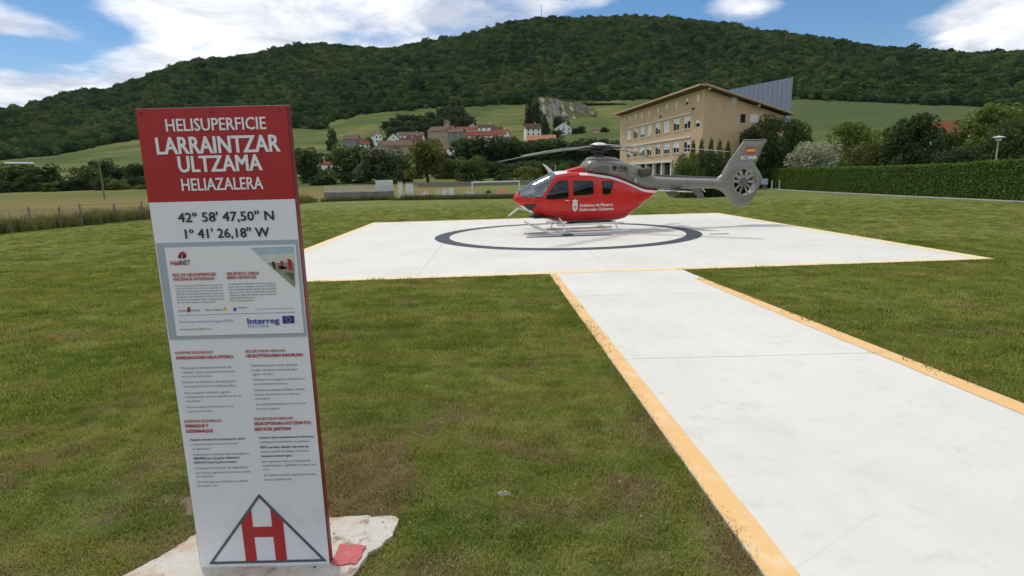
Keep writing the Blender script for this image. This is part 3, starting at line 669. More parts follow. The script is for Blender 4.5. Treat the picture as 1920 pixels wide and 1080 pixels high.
def lawn_points(n, r0, r1, half=62):
    a = RNG.uniform(-rad(half), rad(half), n); r = np.sqrt(RNG.uniform(r0*r0, r1*r1, n)); x, y = r*np.sin(a), r*np.cos(a)
    t = (13.23-y)/10.76; l = .885+(1.17-.885)*t; rt_ = 4.02+(4.245-4.02)*(13.26-y)/8.72
    onpath = (x > l+.004) & (x < rt_-.004) & (y < 13.4)
    u = (x+6.85)/18.56; inpad = (y > 12.89+.95*u-.0) & (y < 30.81+.84*u+.0) & (x > -6.85-.42*(y-12.9)/17.9) & (x < 11.71-.43*(y-13.8)/17.8)
    slab = in_poly(x, y, FOOTPOLY)
    soil = ((x+1.86)/.25)**2+((y-3.28)/.16)**2 < 1
    bare = vn(x*.9+3, y*.9) > 1.75+.8*RNG.random(n)
    k = ~(onpath | inpad | slab | soil) & (~bare | (RNG.random(n) < .3)); return x[k], y[k]
for nm, n_, r0, r1, protos, s0 in (('grass', 47000, 1.5, 9.5, near_t, 1.0), ('grass', 52000, 6.5, 24, far_t, .95), ('grass', 49000, 15, 52, far_t, 1.1)):
    x, y = lawn_points(n_, r0, r1); n = len(x); rr_ = np.hypot(x, y); kp = RNG.random(n) < np.clip((r1-rr_)/(r1*.35), 0, 1); x, y = x[kp], y[kp]; n = len(x); s = s0*RNG.uniform(.65, 1.3, n)
    scatter(nm, np.stack([x, y, gz(x, y)], 1), RNG.uniform(0, 6.28, n), np.stack([s, s, s*RNG.uniform(.6, 1.25, n)*np.clip(1+.33*clump(x, y), .35, 1.9)], 1), RNG.integers(0, len(protos), n), protos,
            {1.5: 'short mown grass close to the sign and the path', 6.5: 'mown lawn around the helipad', 15: 'mown lawn farther out, beyond the helipad corners'}[r0], 'grass')
# uneven tufts that creep over the concrete edges
ex, ey = [], []
for i in range(2600):
    y = RNG.uniform(2.0, 13.1); l, r_ = path_x(y)
    if RNG.random() < .5: ex.append(l-.036+RNG.normal(0, .012)); ey.append(y)
    else: ex.append(r_+.035+RNG.normal(0, .015)); ey.append(y)
for i in range(1800):
    u = RNG.random(); q = [pad_pt(u, -.0022), pad_pt(u, 1.002), pad_pt(-.002, u), pad_pt(1.002, u)][RNG.integers(0, 4) if RNG.random() < .5 else 0]
    if .86 < q[0] < 4.05 and q[1] < 14: continue
    ex.append(q[0]+RNG.normal(0, .02)); ey.append(q[1]+RNG.normal(0, .02))
for i in range(len(FOOTPOLY)):
    (x1, y1), (x2, y2) = FOOTPOLY[i-1], FOOTPOLY[i]
    for j in range(int(math.hypot(x2-x1, y2-y1)/.012)): t_ = RNG.random(); ex.append(lerp(x1, x2, t_)+RNG.normal(0, .018)); ey.append(lerp(y1, y2, t_)+RNG.normal(0, .018))
ex, ey = np.array(ex), np.array(ey); n = len(ex); s = RNG.uniform(.7, 1.25, n)
scatter('grass', np.stack([ex, ey, gz(ex, ey)], 1), RNG.uniform(0, 6.28, n), np.stack([s*.8, s*.8, s*1.0], 1), RNG.integers(0, 5, n), near_t, 'longer grass tufts growing along the concrete edges', 'grass')
# tall unmown grass along the left fence
GRASS = leaf_mat('tall dry grass', (.085, .105, .035), (.24, .23, .10), .3, .5)
tall = [tuft(80+i, 30, .22, .85, .018, .3) for i in range(4)]
n = 2600; t_ = RNG.random(n)**1.2; y = 27+t_*36; x = -26.6+(y-29)*.165+RNG.normal(0, .5, n)-.6; s = RNG.uniform(.5, 1.1, n)*np.where(RNG.random(n) > .88, 1.35, 1)
scatter('tall_grass', np.stack([x, y, gz(x, y)], 1), RNG.uniform(0, 6.28, n), np.stack([s, s, s], 1), RNG.integers(0, 4, n), tall, 'tall unmown grass growing under the wire fence', 'grass')
n = 900; t_ = RNG.random(n); x = -20.4+t_*24; y = np.where(x < -12.6, 63.5+.08*(x+20), 62.0-.25*(x+10.0))+RNG.normal(0, .12, n)-.25; s = RNG.uniform(.3, .85, n)*np.where(RNG.random(n) > .8, 1.3, .8)
scatter('tall_grass', np.stack([x, y, gz(x, y)], 1), RNG.uniform(0, 6.28, n), np.stack([s, s, s], 1), RNG.integers(0, 4, n), tall, 'rough weeds growing along the foot of the churchyard walls', 'grass')
# clover heads and pale bits in the lawn
me = bpy.data.meshes.new('clover_head'); me.from_pydata([(-.009, 0, .03), (.009, 0, .03), (0, .009, .042), (0, -.009, .042), (0, 0, .05)], [], [(0, 3, 4), (3, 1, 4), (1, 2, 4), (2, 0, 4)]); me.materials.append(plain('clover white', (.62, .60, .52), .8))
x, y = lawn_points(210, 2, 9); n = len(x)
scatter('clover_flowers', np.stack([x, y, gz(x, y)], 1), RNG.uniform(0, 6, n), np.ones((n, 3))*RNG.uniform(.35, .8, (n, 1)), np.zeros(n, int), [me], 'tiny white clover heads dotted over the lawn', 'flowers')
# ------------------------------------------------------------------ lettering
_texts = {}
def want(s, bold=0.0): _texts[(s, bold)] = None
def make_texts():
    obs = []
    for (s, bold) in _texts:
        cu = bpy.data.curves.new('lettering', 'FONT'); cu.body = s; cu.offset = 0; cu.resolution_u = 2; cu.fill_mode = 'FRONT'
        o = bpy.data.objects.new('lettering', cu); COL.objects.link(o); obs.append(((s, bold), o))
    bpy.context.view_layer.update(); dg = bpy.context.evaluated_depsgraph_get()
    for key, o in obs:
        me = o.evaluated_get(dg).to_mesh(); v = np.array([p.co[:2] for p in me.vertices]); f = [tuple(p.vertices) for p in me.polygons]
        _texts[key] = (v, f); o.evaluated_get(dg).to_mesh_clear()
    for key, o in obs: cu = o.data; bpy.data.objects.remove(o); bpy.data.curves.remove(cu)
CAP = 0.70
def letters(mb, s, bold, u0, u1, z0, cap, fn, mi=0, out=-1):
    """writes s from u0 to u1 on baseline z0 with capital height cap; fn maps (u, z) to a 3-D point"""
    v, f = _texts[(s, bold)]
    x0, x1 = v[:, 0].min(), v[:, 0].max(); k_ = (u1-u0)/(x1-x0); bs = bold*cap/CAP
    for j, (dx, dz) in enumerate(((0, 0),) if bold == 0 else ((0, 0), (-1, .6), (1, -.6), (-1, -.6), (1, .6))):   # heavier strokes: copies a hair apart
        q = [fn(u0+(p[0]-x0)*k_+dx*bs, z0+p[1]*cap/CAP+dz*bs*.8) for p in v]
        mb.add([(a, b+out*j*.00015, c) for a, b, c in q], f, mi)

# ------------------------------------------------------------------ the information totem
SX0, SX1, SY, SZ0, SZ1, SD = -1.612, -.953, 2.612, .345, 2.624, .045
k = M('white sign panel'); v = k.pos('world'); c = k.mix(k.noise(v, 2, 5), (.82, .84, .87), (.86, .88, .91)); sz_ = k.node('ShaderNodeSeparateXYZ'); k.l.new(v, sz_.inputs[0])
low = k.rng(sz_.outputs[2], .40, .95, 1, 0); vo = k.node('ShaderNodeTexVoronoi'); k.l.new(v, vo.inputs[0]); vo.inputs['Scale'].default_value = 46
c = k.mix(k.math('MULTIPLY', low, k.rng(k.noise(v, 7, 8, .7), .45, .75, 0, .5)), c, (.60, .56, .50)); c = k.mix(k.math('MULTIPLY', k.math('MULTIPLY', low, .65), k.math('MULTIPLY', k.rng(vo.outputs['Distance'], .10, .22, 1, 0), k.rng(k.noise(v, 11, 2), .52, .6))), c, (.42, .22, .20))
WHITE_FACE = k.fin(c, k.rng(k.noise(v, 3, 4), .3, .7, .30, .48))
SIGN_RED = plain('red sign enamel', (.42, .022, .022), .38, var=.06, scale=3)
SIGN_EDGE = plain('shaded red sign edge', (.20, .014, .018), .42, var=.2, scale=6)  # casing red, with the shade of its side put into the colour
FRAME_GREY = plain('blue grey poster border', (.40, .47, .52), .5, var=.04)
PRINT_WHITE = plain('white print', (.86, .86, .87), .5, var=.02); PRINT_BLACK = plain('black print', (.02, .02, .024), .5, var=.1); PRINT_RED = plain('red print', (.46, .03, .035), .5, var=.1)
PRINT_GREY = plain('grey print', (.10, .11, .13), .5, var=.1); PRINT_BLUE = plain('blue print', (.05, .08, .42), .5, var=.08); PRINT_PALE_BLUE = plain('pale blue print', (.16, .25, .60), .5); FLAG_BLUE = plain('flag blue', (.01, .03, .30), .45, var=.05)
PRINT_YELLOW = plain('yellow print', (.85, .62, .03), .5)
sign = thing('information_sign', 'tall white and red heliport information totem standing on a rough concrete footing', 'sign', (0, 0, 0))
def S(px, py):
    p = at_depth(px, py, SY); return float(p[0]), float(p[2])
b = MB(); b.box(SX0, SX1, SY, SY+SD, SZ0, SZ1)
b.build('casing', SIGN_EDGE, sign, bevel=.004)
zr = S(418, 376)[1]
header = MB().box(SX0+.004, SX1-.004, SY-.004, SY+.001, zr, SZ1-.004).build('header_panel', SIGN_RED, sign)
face = MB().box(SX0+.006, SX1-.004, SY-.004, SY+.001, SZ0+.004, zr-.001).build('face_panel', WHITE_FACE, sign)
RIV = plain('dark rivet', (.10, .02, .02), .4)
for u in (SX0+.028, (SX0+SX1)/2, SX1-.028): MB().tube([(u, SY-.0085, SZ1-.022), (u, SY-.003, SZ1-.022)], .0045, 8).build('rivet', RIV, header)
WR = []   # text, bold, px x0, y0(base), px x1, cap px, material, parent key
H_ = 'h'; Fk = 'f'; Pk = 'p'
def T(s, x0, y0, x1, cap, m, par, bold=0.0): want(s, bold); WR.append((s, bold, x0, y0, x1, cap, m, par))
T('HELISUPERFICIE', 314.4, 246.7, 500.5, 23.3, PRINT_WHITE, H_, .016); T('LARRAINTZAR', 297.5, 289.5, 526, 31.5, PRINT_WHITE, H_, .026)
T('ULTZAMA', 338.5, 323, 493, 30, PRINT_WHITE, H_, .026); T('HELIAZALERA', 344, 357.8, 495, 23, PRINT_WHITE, H_, .016)
T("42º 58' 47,50'' N", 336.5, 416.5, 515, 17.5, PRINT_BLACK, Fk, .018); T("1º 41' 26,18'' W", 350, 447, 506.5, 17.5, PRINT_BLACK, Fk, .018)
# poster
T('Heli', 324, 496.5, 342, 8.5, PRINT_RED, Pk, .03); T('NET', 342.5, 496, 360, 9.0, PRINT_GREY, Pk, .02)
T('RED DE HELISUPERFICIES', 327, 518, 408, 6, PRINT_RED, Pk, .02); T('ASISTENCIA INTEGRADA', 328, 525.5, 405, 5.5, PRINT_RED, Pk, .02)
T('HELIPORTU SAREA', 428, 515.5, 488, 6, PRINT_RED, Pk, .02); T('BERME ASISTENTZIA', 429, 522.5, 483, 5.5, PRINT_RED, Pk, .02)
P1 = ['Red de zonas para helicópteros que permite', 'aterrizar de día y de noche para atender las', 'urgencias sanitarias y los rescates en los', 'valles de la montaña de Navarra, y que une', 'los servicios de emergencia de los dos lados', 'del Pirineo para llegar antes a cada persona', 'que necesita ayuda y a cada pueblo.']
P2 = ['Larrialdietako helikopteroen lurreratze gune', 'sarea, egunez eta gauez, osasun larrialdiak', 'eta erreskateak egiteko Nafarroako mendiko', 'ibarretan, Pirinioen bi aldeetako zerbitzuak', 'elkartuz, laguntza behar duen pertsona', 'bakoitzarengana lehenago iristeko eta', 'herri guztietara.']
for i, s in enumerate(P1): T(s, 331+i*.75, 536.5+i*5.2, (420 if i < 6 else 405)+i*.5, 3.3, PRINT_GREY, Pk)
for i, s in enumerate(P2): T(s, 430.5+i*.75, 533+i*5.2, (519 if i < 5 else 500-i*4)+i*.5, 3.3, PRINT_GREY, Pk)
T('pirineos', 337, 583.5, 354, 5, PRINT_GREY, Pk); T('rescate', 360, 582.5, 378, 5, PRINT_GREY, Pk); T('Navarra Ultzama', 387, 582, 419, 4.6, PRINT_GREY, Pk); T('bomberos', 449, 577, 466, 3.5, PRINT_BLUE, Pk)
T('Proyecto cofinanciado por el Fondo Europeo', 481, 579.5, 552, 3, PRINT_PALE_BLUE, Pk)
T('Fondo Europeo de Desarrollo Regional (FEDER)', 340, 604.5, 440, 4.5, PRINT_PALE_BLUE, Pk); T('www.poctefa.eu', 341, 618, 398, 4, PRINT_GREY, Pk)
T('Interreg', 467, 606, 526, 11, PRINT_BLUE, Pk, .03); T('POCTEFA', 468, 613.5, 507, 5, PRINT_PALE_BLUE, Pk)
# rules
Z = lambda a, b_: (240+a/2.348, 620+b_/2.348)
def R_(s, xa, ya, xb, m=PRINT_GREY, cap=3.9, bold=0.0):
    x0, y0 = Z(xa, ya); x1, _ = Z(xb, ya); T(s, x0, y0, x1, cap, m, Fk, bold)
R_('NORMAS SEGURIDAD', 212, 102, 378, PRINT_RED, 5.2, .01); R_('INMEDIACIONES HELICÓPTERO', 217, 125, 466, PRINT_RED, 5.8, .03)
R_('SEGURTASUN ARAUAK', 520, 95, 697, PRINT_RED, 5.2, .01); R_('HELIKOPTEROAREN INGURUAN', 524, 116, 771, PRINT_RED, 5.8, .03)
for s, a, y, c in [('Mantenga la helisuperficie limpia de', 238, 167, 457), ('cualquier objeto que pueda levantarse', 241, 186, 475), ('por acción del viento.', 243, 204, 370),
    ('Durante las maniobras del helicóptero', 246, 229, 480), ('manténgase fuera de la helisuperficie.', 249, 248, 478), ('Para cualquier maniobra siga las', 254, 276, 452), ('indicaciones de los miembros de la', 257, 294, 500), ('tripulación.', 259, 312, 326),
    ('No se acerque al helicóptero con los', 262, 338, 470), ('rotores en marcha.', 265, 357, 376)]: R_(s, a, y, c)
for s, a, y, c in [('Helizelaia garbi eduki, haizeak', 545, 156, 750), ('mugitu ditzakeen gauzarik gabe', 548, 176, 748), ('egon dadin.', 550, 194, 645), ('Helikopteroa mugitzen ari denean ez', 553, 218, 781), ('sartu helizelaiaren barrura.', 556, 237, 707),
    ('Edozein maniobratan eskifaiako kideek', 560, 264, 781), ('esaten dutena bete, eta itxaron', 562, 283, 756), ('seinalea.', 564, 301, 632), ('Ez hurbildu helikopterora errotoreak', 567, 326, 786), ('martxan badaude.', 570, 346, 670)]: R_(s, a, y, c)
R_('NORMAS SEGURIDAD', 253, 403, 415, PRINT_RED, 5.2, .01); R_('EMBARQUE Y', 257, 424, 357, PRINT_RED, 5.8, .03); R_('DESEMBARQUE', 262, 447, 378, PRINT_RED, 5.8, .03)
R_('SEGURTASUN ARAUAK', 557, 392, 731, PRINT_RED, 5.2, .01); R_('HELIKOPTERORA IGOTZEAN ETA', 559, 414, 808, PRINT_RED, 5.8, .03); R_('BERTATIK JAISTEAN', 562, 438, 719, PRINT_RED, 5.8, .03)
for s, a, y, c, bo in [('Espere siempre la autorización de la', 280, 482, 516, 1), ('tripulación para acercarse y subir', 283, 502, 488, 0), ('al aparato.', 287, 522, 368, 0), ('Acérquese y aléjese del helicóptero', 290, 547, 536, 0), ('SIEMPRE por la parte delantera,', 293, 564, 496, 1), ('NUNCA hacia la parte trasera.', 295, 582, 483, 1),
    ('Colóquese el cinturón de seguridad y', 300, 607, 531, 0), ('los cascos, siguiendo las instrucciones', 302, 627, 541, 0), ('de la tripulación.', 304, 643, 381, 0), ('No lleve gorros, bufandas ni objetos', 308, 667, 533, 0), ('que puedan volar.', 310, 684, 401, 0)]: R_(s, a, y, c, PRINT_BLACK if bo else PRINT_GREY, 3.9, .02 if bo else 0)
for s, a, y, c, bo in [('Itxaron beti tripulazioaren baimena', 582, 472, 820, 1), ('helikopterora hurbiltzeko eta igotzeko.', 584, 492, 803, 0), ('BETI aurreko aldetik, eta inoiz ez', 587, 515, 798, 1), ('atzeko aldetik hurbildu, eta haren', 589, 534, 798, 0), ('ikusmen eremuan egon.', 590, 553, 726, 1),
    ('Jarri segurtasun uhala eta entzungailuak', 593, 577, 806, 0), ('tripulazioaren argibideei jarraituz une', 595, 595, 829, 0), ('oro.', 598, 612, 631, 0), ('Ez eraman txanorik, zapirik edo haizeak', 602, 637, 833, 0), ('eraman dezakeen ezer.', 604, 657, 726, 0)]: R_(s, a, y, c, PRINT_BLACK if bo else PRINT_GREY, 3.9, .02 if bo else 0)
want('Gobierno de Navarra', .02); want('Nafarroako Gobernua', .02); want('EC', .04); want('NVR', .04)
make_texts()
# poster board
def quad_on_sign(px, y0, y1):   # thin plate whose outline is given in photo pixels, put on the sign's plane
    return [(S(*p)[0], S(*p)[1]) for p in px]
fr = MB().prism([(S(294, 456)[0], S(430, 452)[1]), (SX1-.006, S(430, 452)[1]), (SX1-.006, S(448, 633)[1]), (S(294, 456)[0], S(448, 633)[1])], 'y', SY-.0075, SY-.0035).build('poster_border', FRAME_GREY, face)
pu0, pu1 = S(311, 465)[0], S(555, 457)[0]; pz1, pz0 = S(433, 461)[1], S(450, 626)[1]
poster = MB().box(pu0, pu1, SY-.0105, SY-.0071, pz0, pz1).build('poster', PRINT_WHITE, sign)
par = {H_: header, Fk: face, Pk: poster}; yof = {H_: SY-.0075, Fk: SY-.0075, Pk: SY-.0135}
byk = {}
for s, bo, x0, y0, x1, cap, m, k_ in WR: byk.setdefault((k_, m.name), (m, [])) [1].append((s, bo, x0, y0, x1, cap))
for (k_, mn), (m, L) in byk.items():
    b = MB(); yy = yof[k_]
    for s, bo, x0, y0, x1, cap in L:
        u0, z0 = S(x0, y0); u1 = S(x1, y0-.0355*(x1-x0))[0]; pxm = abs(S(x0, y0)[1]-S(x0, y0-1)[1])
        letters(b, s, bo, u0, u1, z0, cap*pxm, lambda u, z: (u, yy, z))
    b.build('lettering', m, par[k_])
def plate(name, poly_px, m, parent, y, th=.0008):
    return MB().prism([S(*p) for p in poly_px], 'y', y-th, y).build(name, m, parent)
# photograph on the poster, built from flat shapes: sky, haze, hill, aircraft and crew in red
ph = plate('photo_print', [(472, 464), (552.5, 461), (555.5, 539)], plain('photo sky print', (.42, .55, .60), .5, var=.2, scale=20), poster, SY-.0125)
plate('photo_detail', [(490, 478), (553, 474), (553.5, 490), (505, 493)], plain('photo haze print', (.66, .66, .60), .5, var=.2, scale=20), ph, SY-.0136)
plate('photo_detail', [(504, 492), (553.5, 492), (555, 537), (520, 507)], plain('photo ground print', (.30, .30, .22), .5, var=.5, scale=60), ph, SY-.0146)
for q in ([(512, 490), (517, 489), (520, 505), (516, 503)], [(524, 497), (540, 499), (540, 503), (526, 504)]): plate('photo_detail', q, PRINT_BLACK, ph, SY-.0156)
for q in ([(528, 489), (533, 488), (535, 503), (530, 504)], [(541, 484), (549, 486), (551, 506), (544, 505)]): plate('photo_detail', q, PRINT_RED, ph, SY-.0156)
plate('photo_detail', [(536, 510), (553, 510), (554, 526)], plain('photo grass print', (.10, .15, .05), .5), ph, SY-.0156)
for q, m in (([(336, 482), (339, 474), (345, 470), (351, 474), (353, 481), (349, 481), (345, 475), (341, 482)], PRINT_RED), ([(338, 484), (342, 476), (343.5, 476), (342.5, 484)], PRINT_BLACK), ([(345, 484), (346, 476), (348, 476), (351, 483)], PRINT_BLACK)): plate('logo', q, m, poster, SY-.0125)
plate('logo', [(354, 575), (359, 574.5), (359.5, 584), (354.5, 584.5)], PRINT_RED, poster, SY-.0125); plate('logo', [(421, 575), (427, 574.7), (427.3, 581), (421.5, 581.3)], PRINT_YELLOW, poster, SY-.0125); plate('logo', [(440, 576), (445, 575.7), (445.6, 582), (440.5, 582.3)], PRINT_BLUE, poster, SY-.0125)
flag = plate('flag', [(531.5, 591.5), (553, 590.6), (554, 604.6), (532.3, 605.6)], FLAG_BLUE, poster, SY-.0125)
b = MB(); cu_, cz_ = S(542.7, 598.1); pm = abs(S(542, 598)[1]-S(542, 597)[1])
for i in range(12):
    a = i*math.pi/6; q = []
    for j in range(10):
        r_ = (1.0 if j % 2 == 0 else .42)*pm; t_ = a*0+math.pi/2+j*math.pi/5; q.append((cu_+4.6*pm*math.cos(a)+r_*math.cos(t_), cz_+4.6*pm*math.sin(a)+r_*math.sin(t_)))
    b.prism(q, 'y', SY-.0142, SY-.0134)
b.build('stars', PRINT_YELLOW, flag)
# rule line over the blue footer text
plate('rule_line', [(337, 590), (556, 583.5), (556, 584.2), (337, 590.7)], PRINT_PALE_BLUE, poster, SY-.0125)
# heliport triangle with its H
A_, B_, C_ = np.array(S(486, 925)), np.array(S(393, 1058.5)), np.array(S(613.5, 1049))
B_[1] = C_[1] = (B_[1]+C_[1])/2
tri = [A_, B_, C_]; cen = sum(tri)/3
def inset(t, d):
    o_ = []
    for i in range(3):
        p, q, r_ = t[i-1], t[i], t[(i+1) % 3]; e1 = (p-q)/np.linalg.norm(p-q); e2 = (r_-q)/np.linalg.norm(r_-q); bi = e1+e2; bi /= np.linalg.norm(bi); sn = abs(e1[0]*bi[1]-e1[1]*bi[0]); o_.append(q+bi*d/sn)
    return o_
ti = inset(tri, .0125); y1 = SY-.0045; y0 = SY-.0072
b = MB(); n = 3; vs = [(p[0], y, p[1]) for y in (y0, y1) for p in tri]+[(p[0], y, p[1]) for y in (y0, y1) for p in ti]
fs = []
for i in range(3):
    j = (i+1) % 3; fs += [(i, j, 6+j, 6+i), (3+i, 9+i, 9+j, 3+j), (i, 3+i, 3+j, j), (6+i, 6+j, 9+j, 9+i)]
b.add(vs, fs).build('triangle_border', PRINT_GREY, face)
zb = ti[1][1]; zt = ti[0][1]; xm = A_[0]; Hh = zt-zb
def edge_z(u):   # height of the triangle's inner edge above u
    return zb+Hh*(1-(u-xm)/(ti[2][0]-xm)) if u > xm else zb+Hh*(1-(xm-u)/(xm-ti[1][0]))
hw, st = .103, .055; zc0, zc1 = zb+.132, zb+.188
b = MB()
for sgn in (-1, 1):
    a_, c_ = xm+sgn*hw, xm+sgn*(hw-st)
    b.prism([(a_, zb), (c_, zb), (c_, min(edge_z(c_), zb+.30)), (a_, edge_z(a_))], 'y', y0+.0004, y1)
b.prism([(xm-hw+st, zc0), (xm+hw-st, zc0), (xm+hw-st, zc1), (xm-hw+st, zc1)], 'y', y0+.0004, y1)
b.build('letter_mark', PRINT_RED, face)
# footing
k = M('rough footing concrete'); v = k.pos('world'); c = k.mix(k.noise(v, 6, 8, .7), (.58, .53, .43), (.80, .77, .68))
c = k.mix(k.rng(k.noise(v, 9, 6, .6), .54, .66, 0, .85), c, (.30, .235, .165)); vo = k.node('ShaderNodeTexVoronoi'); k.l.new(v, vo.inputs[0]); vo.inputs['Scale'].default_value = 17
c = k.mix(k.math('MULTIPLY', k.rng(vo.outputs['Distance'], .10, .16, 1, 0), k.rng(k.noise(v, 7, 2), .50, .56)), c, (.07, .055, .05))
c = k.mix(k.rng(k.noise(v, 3.1, 5, .6), .48, .64, 0, .65), c, (.58, .33, .22)); k.bump(k.noise(v, 22, 8, .75), .8, .03); FOOT = k.fin(c, .9, 0, .2)
ftp = FOOTPOLY
ft2 = []
for i, p in enumerate(ftp):
    q = ftp[(i+1) % len(ftp)]; L_ = math.dist(p, q); m_ = max(2, int(L_/.035))
    for j in range(m_): t_ = j/m_; ft2.append((lerp(p[0], q[0], t_)+random.uniform(-.008, .008), lerp(p[1], q[1], t_)+random.uniform(-.008, .008)))
bm = bmesh.new(); top = [bm.verts.new((x, y, G(x, y)+.028+random.uniform(-.006, .006))) for x, y in ft2]; bot = [bm.verts.new((x*1.0, y, G(x, y)-.15)) for x, y in ft2]
fc = bm.faces.new(top); n = len(top)
for i in range(n): bm.faces.new((top[i], bot[i], bot[(i+1) % n], top[(i+1) % n]))
bmesh.ops.recalc_face_normals(bm, faces=bm.faces); me = bpy.data.meshes.new('footing'); bm.to_mesh(me); bm.free(); me.materials.append(FOOT)
footing = link(bpy.data.objects.new('footing', me)); props(footing, 'rough white concrete footing with chipped edges under the sign', 'concrete footing')
zf = G(-.85, 2.66)
b = MB(); b.prism([(-.945, 2.60), (-.90, 2.585), (-.845, 2.60), (-.822, 2.59), (-.806, 2.65), (-.812, 2.70), (-.80, 2.735), (-.86, 2.752), (-.90, 2.742), (-.945, 2.76)], 'z', zf+.033, zf+.038)
props(b.build('red_patch', plain('mottled red patch', (.47, .10, .10), .75, var=.35, scale=22, dirt=((.42, .30, .24), .9)), None), 'mottled red patch beside the foot of the sign', 'plate')  # thin ragged red patch, mottled, lying on the footing
# bare soil and a flat stone in the lawn
k = M('bare soil'); v = k.pos('world'); SOIL = k.fin(k.mix(k.noise(v, 18, 8, .7), (.10, .075, .045), (.23, .18, .115)), .95, 0, .1)
b = MB(); n = 26; c0 = (-1.86, 3.28); vs = [(c0[0], c0[1], G(*c0)+.012)]
for i in range(n):
    a = i*2*math.pi/n; q = (c0[0]+(.24+.05*math.sin(3*a)+random.uniform(-.02, .02))*math.cos(a), c0[1]+(.15+random.uniform(-.015, .015))*math.sin(a)); vs.append((*q, G(*q)+.003))
b.add(vs, [(0, 1+i, 1+(i+1) % n) for i in range(n)]); props(b.build('bare_soil', SOIL, None), kind='structure')
def stone(name, label, x, y, s, hgt):
    bm = bmesh.new(); bmesh.ops.create_icosphere(bm, subdivisions=2, radius=1)
    for v_ in bm.verts: q = 1+.22*math.sin(v_.co.x*5+s*90)*math.cos(v_.co.y*4+1); v_.co = Vector((v_.co.x*s*1.3*q, v_.co.y*s*q, v_.co.z*hgt*q))
    me = bpy.data.meshes.new(name); bm.to_mesh(me); bm.free(); me.materials.append(STONE); o = link(bpy.data.objects.new(name, me)); o.location = (x, y, G(x, y)+hgt*.35); return props(o, label, 'stone')
STONE = plain('pale field stone', (.25, .25, .24), .85, var=.25, scale=9, bump=.4)
p = at_depth(932, 912, 3.2); stone('stone', 'flat grey stone lying in the lawn midway between sign and path', -.085, 3.30, .036, .014)
# ------------------------------------------------------------------ helicopter
RED = plain('red helicopter paint', (.58, .018, .014), .24, var=.05, scale=1.5); WHITE_P = plain('white helicopter paint', (.80, .80, .78), .3, var=.04)
GUN = plain('brown grey metallic paint', (.235, .222, .196), .42, metal=.35, var=.08, scale=2); GUN2 = plain('darker grey paint', (.125, .125, .120), .5, metal=.2, var=.1); BLACK = plain('black rubber', (.012, .012, .013), .5)
DARKM = plain('dark rotor metal', (.045, .047, .052), .45, metal=.4, var=.2); BLADE = plain('grey rotor blade', (.17, .175, .165), .45, var=.1, scale=1); TUBE = plain('white skid paint', (.82, .82, .80), .4, var=.08); SEATC = plain('blue grey seat cloth', (.10, .13, .20), .8); CABIN = plain('dark cabin lining', (.05, .05, .055), .8)
def glass_mat(name, tint, refl):
    k = M(name); tr = k.node('ShaderNodeBsdfTransparent'); tr.inputs[0].default_value = (*tint, 1); gl = k.node('ShaderNodeBsdfGlossy'); gl.inputs['Roughness'].default_value = .03; gl.inputs[0].default_value = (.9, .93, .95, 1)
    lw = k.node('ShaderNodeLayerWeight'); lw.inputs[0].default_value = .35; m_ = k.node('ShaderNodeMixShader'); k.l.new(k.math('ADD', k.math('MULTIPLY', lw.outputs['Fresnel'], .55), refl, clamp=True), m_.inputs[0]); k.l.new(tr.outputs[0], m_.inputs[1]); k.l.new(gl.outputs[0], m_.inputs[2]); k.l.new(m_.outputs[0], k.out.inputs[0]); return k.m
GLASS = glass_mat('tinted cabin glass', (.17, .20, .21), .03); SCREEN = glass_mat('windscreen glass', (.42, .46, .47), .22)
HPSI = rad(10.7); HLOC = (3.542, 23.412, PADZ)
heli = thing('helicopter', 'red and grey rescue helicopter parked on the white helipad facing left', 'helicopter', HLOC, HPSI)
TOP = np.array([(-3.46, 1.34), (-3.42, 1.50), (-3.27, 1.68), (-3.02, 1.84), (-2.77, 1.99), (-2.43, 2.15), (-2.1, 2.29), (-1.9, 2.36), (-1.6, 2.40), (-1.36, 2.40), (-.6, 2.37), (.28, 2.22), (.62, 2.12), (.97, 1.99), (1.54, 1.75), (1.83, 1.66), (2.56, 1.58)])
BOT = np.array([(-3.46, 1.32), (-3.40, 1.22), (-3.31, 1.15), (-2.95, .92), (-2.62, .74), (-2.29, .58), (-1.92, .47), (-1.44, .42), (-.41, .40), (.70, .40), (.99, .46), (1.35, .70), (1.84, 1.05), (2.56, 1.54)])
WID = np.array([(-3.46, .05), (-3.40, .24), (-3.2, .44), (-2.8, .62), (-2.4, .72), (-2, .77), (-1.5, .80), (.0, .80), (.8, .77), (1.35, .65), (1.84, .45), (2.56, .13)])
def half(s, z):
    k_ = float(np.interp(s, [-2.4, -1.2, -.6, 1.4, 2.2], [2.6, 3.0, 4.2, 4.2, 3.0])) if z > 1.2 else 2.6
    zt, zb_, w = np.interp(s, TOP[:, 0], TOP[:, 1]), np.interp(s, BOT[:, 0], BOT[:, 1]), np.interp(s, WID[:, 0], WID[:, 1])
    zc = zb_+(zt-zb_)*.42; t_ = (z-zc)/(zt-zc) if z > zc else (zc-z)/(zc-zb_+1e-9)
    return float(w*max(0.0, 1-min(1.0, abs(t_))**k_)**(1/k_))
def resample(poly, d):
    o_ = []
    for i, p in enumerate(poly):
        q = poly[(i+1) % len(poly)]; n = max(1, int(math.ceil(math.dist(p, q)/d))); o_ += [(lerp(p[0], q[0], j/n), lerp(p[1], q[1], j/n)) for j in range(n)]
    return o_
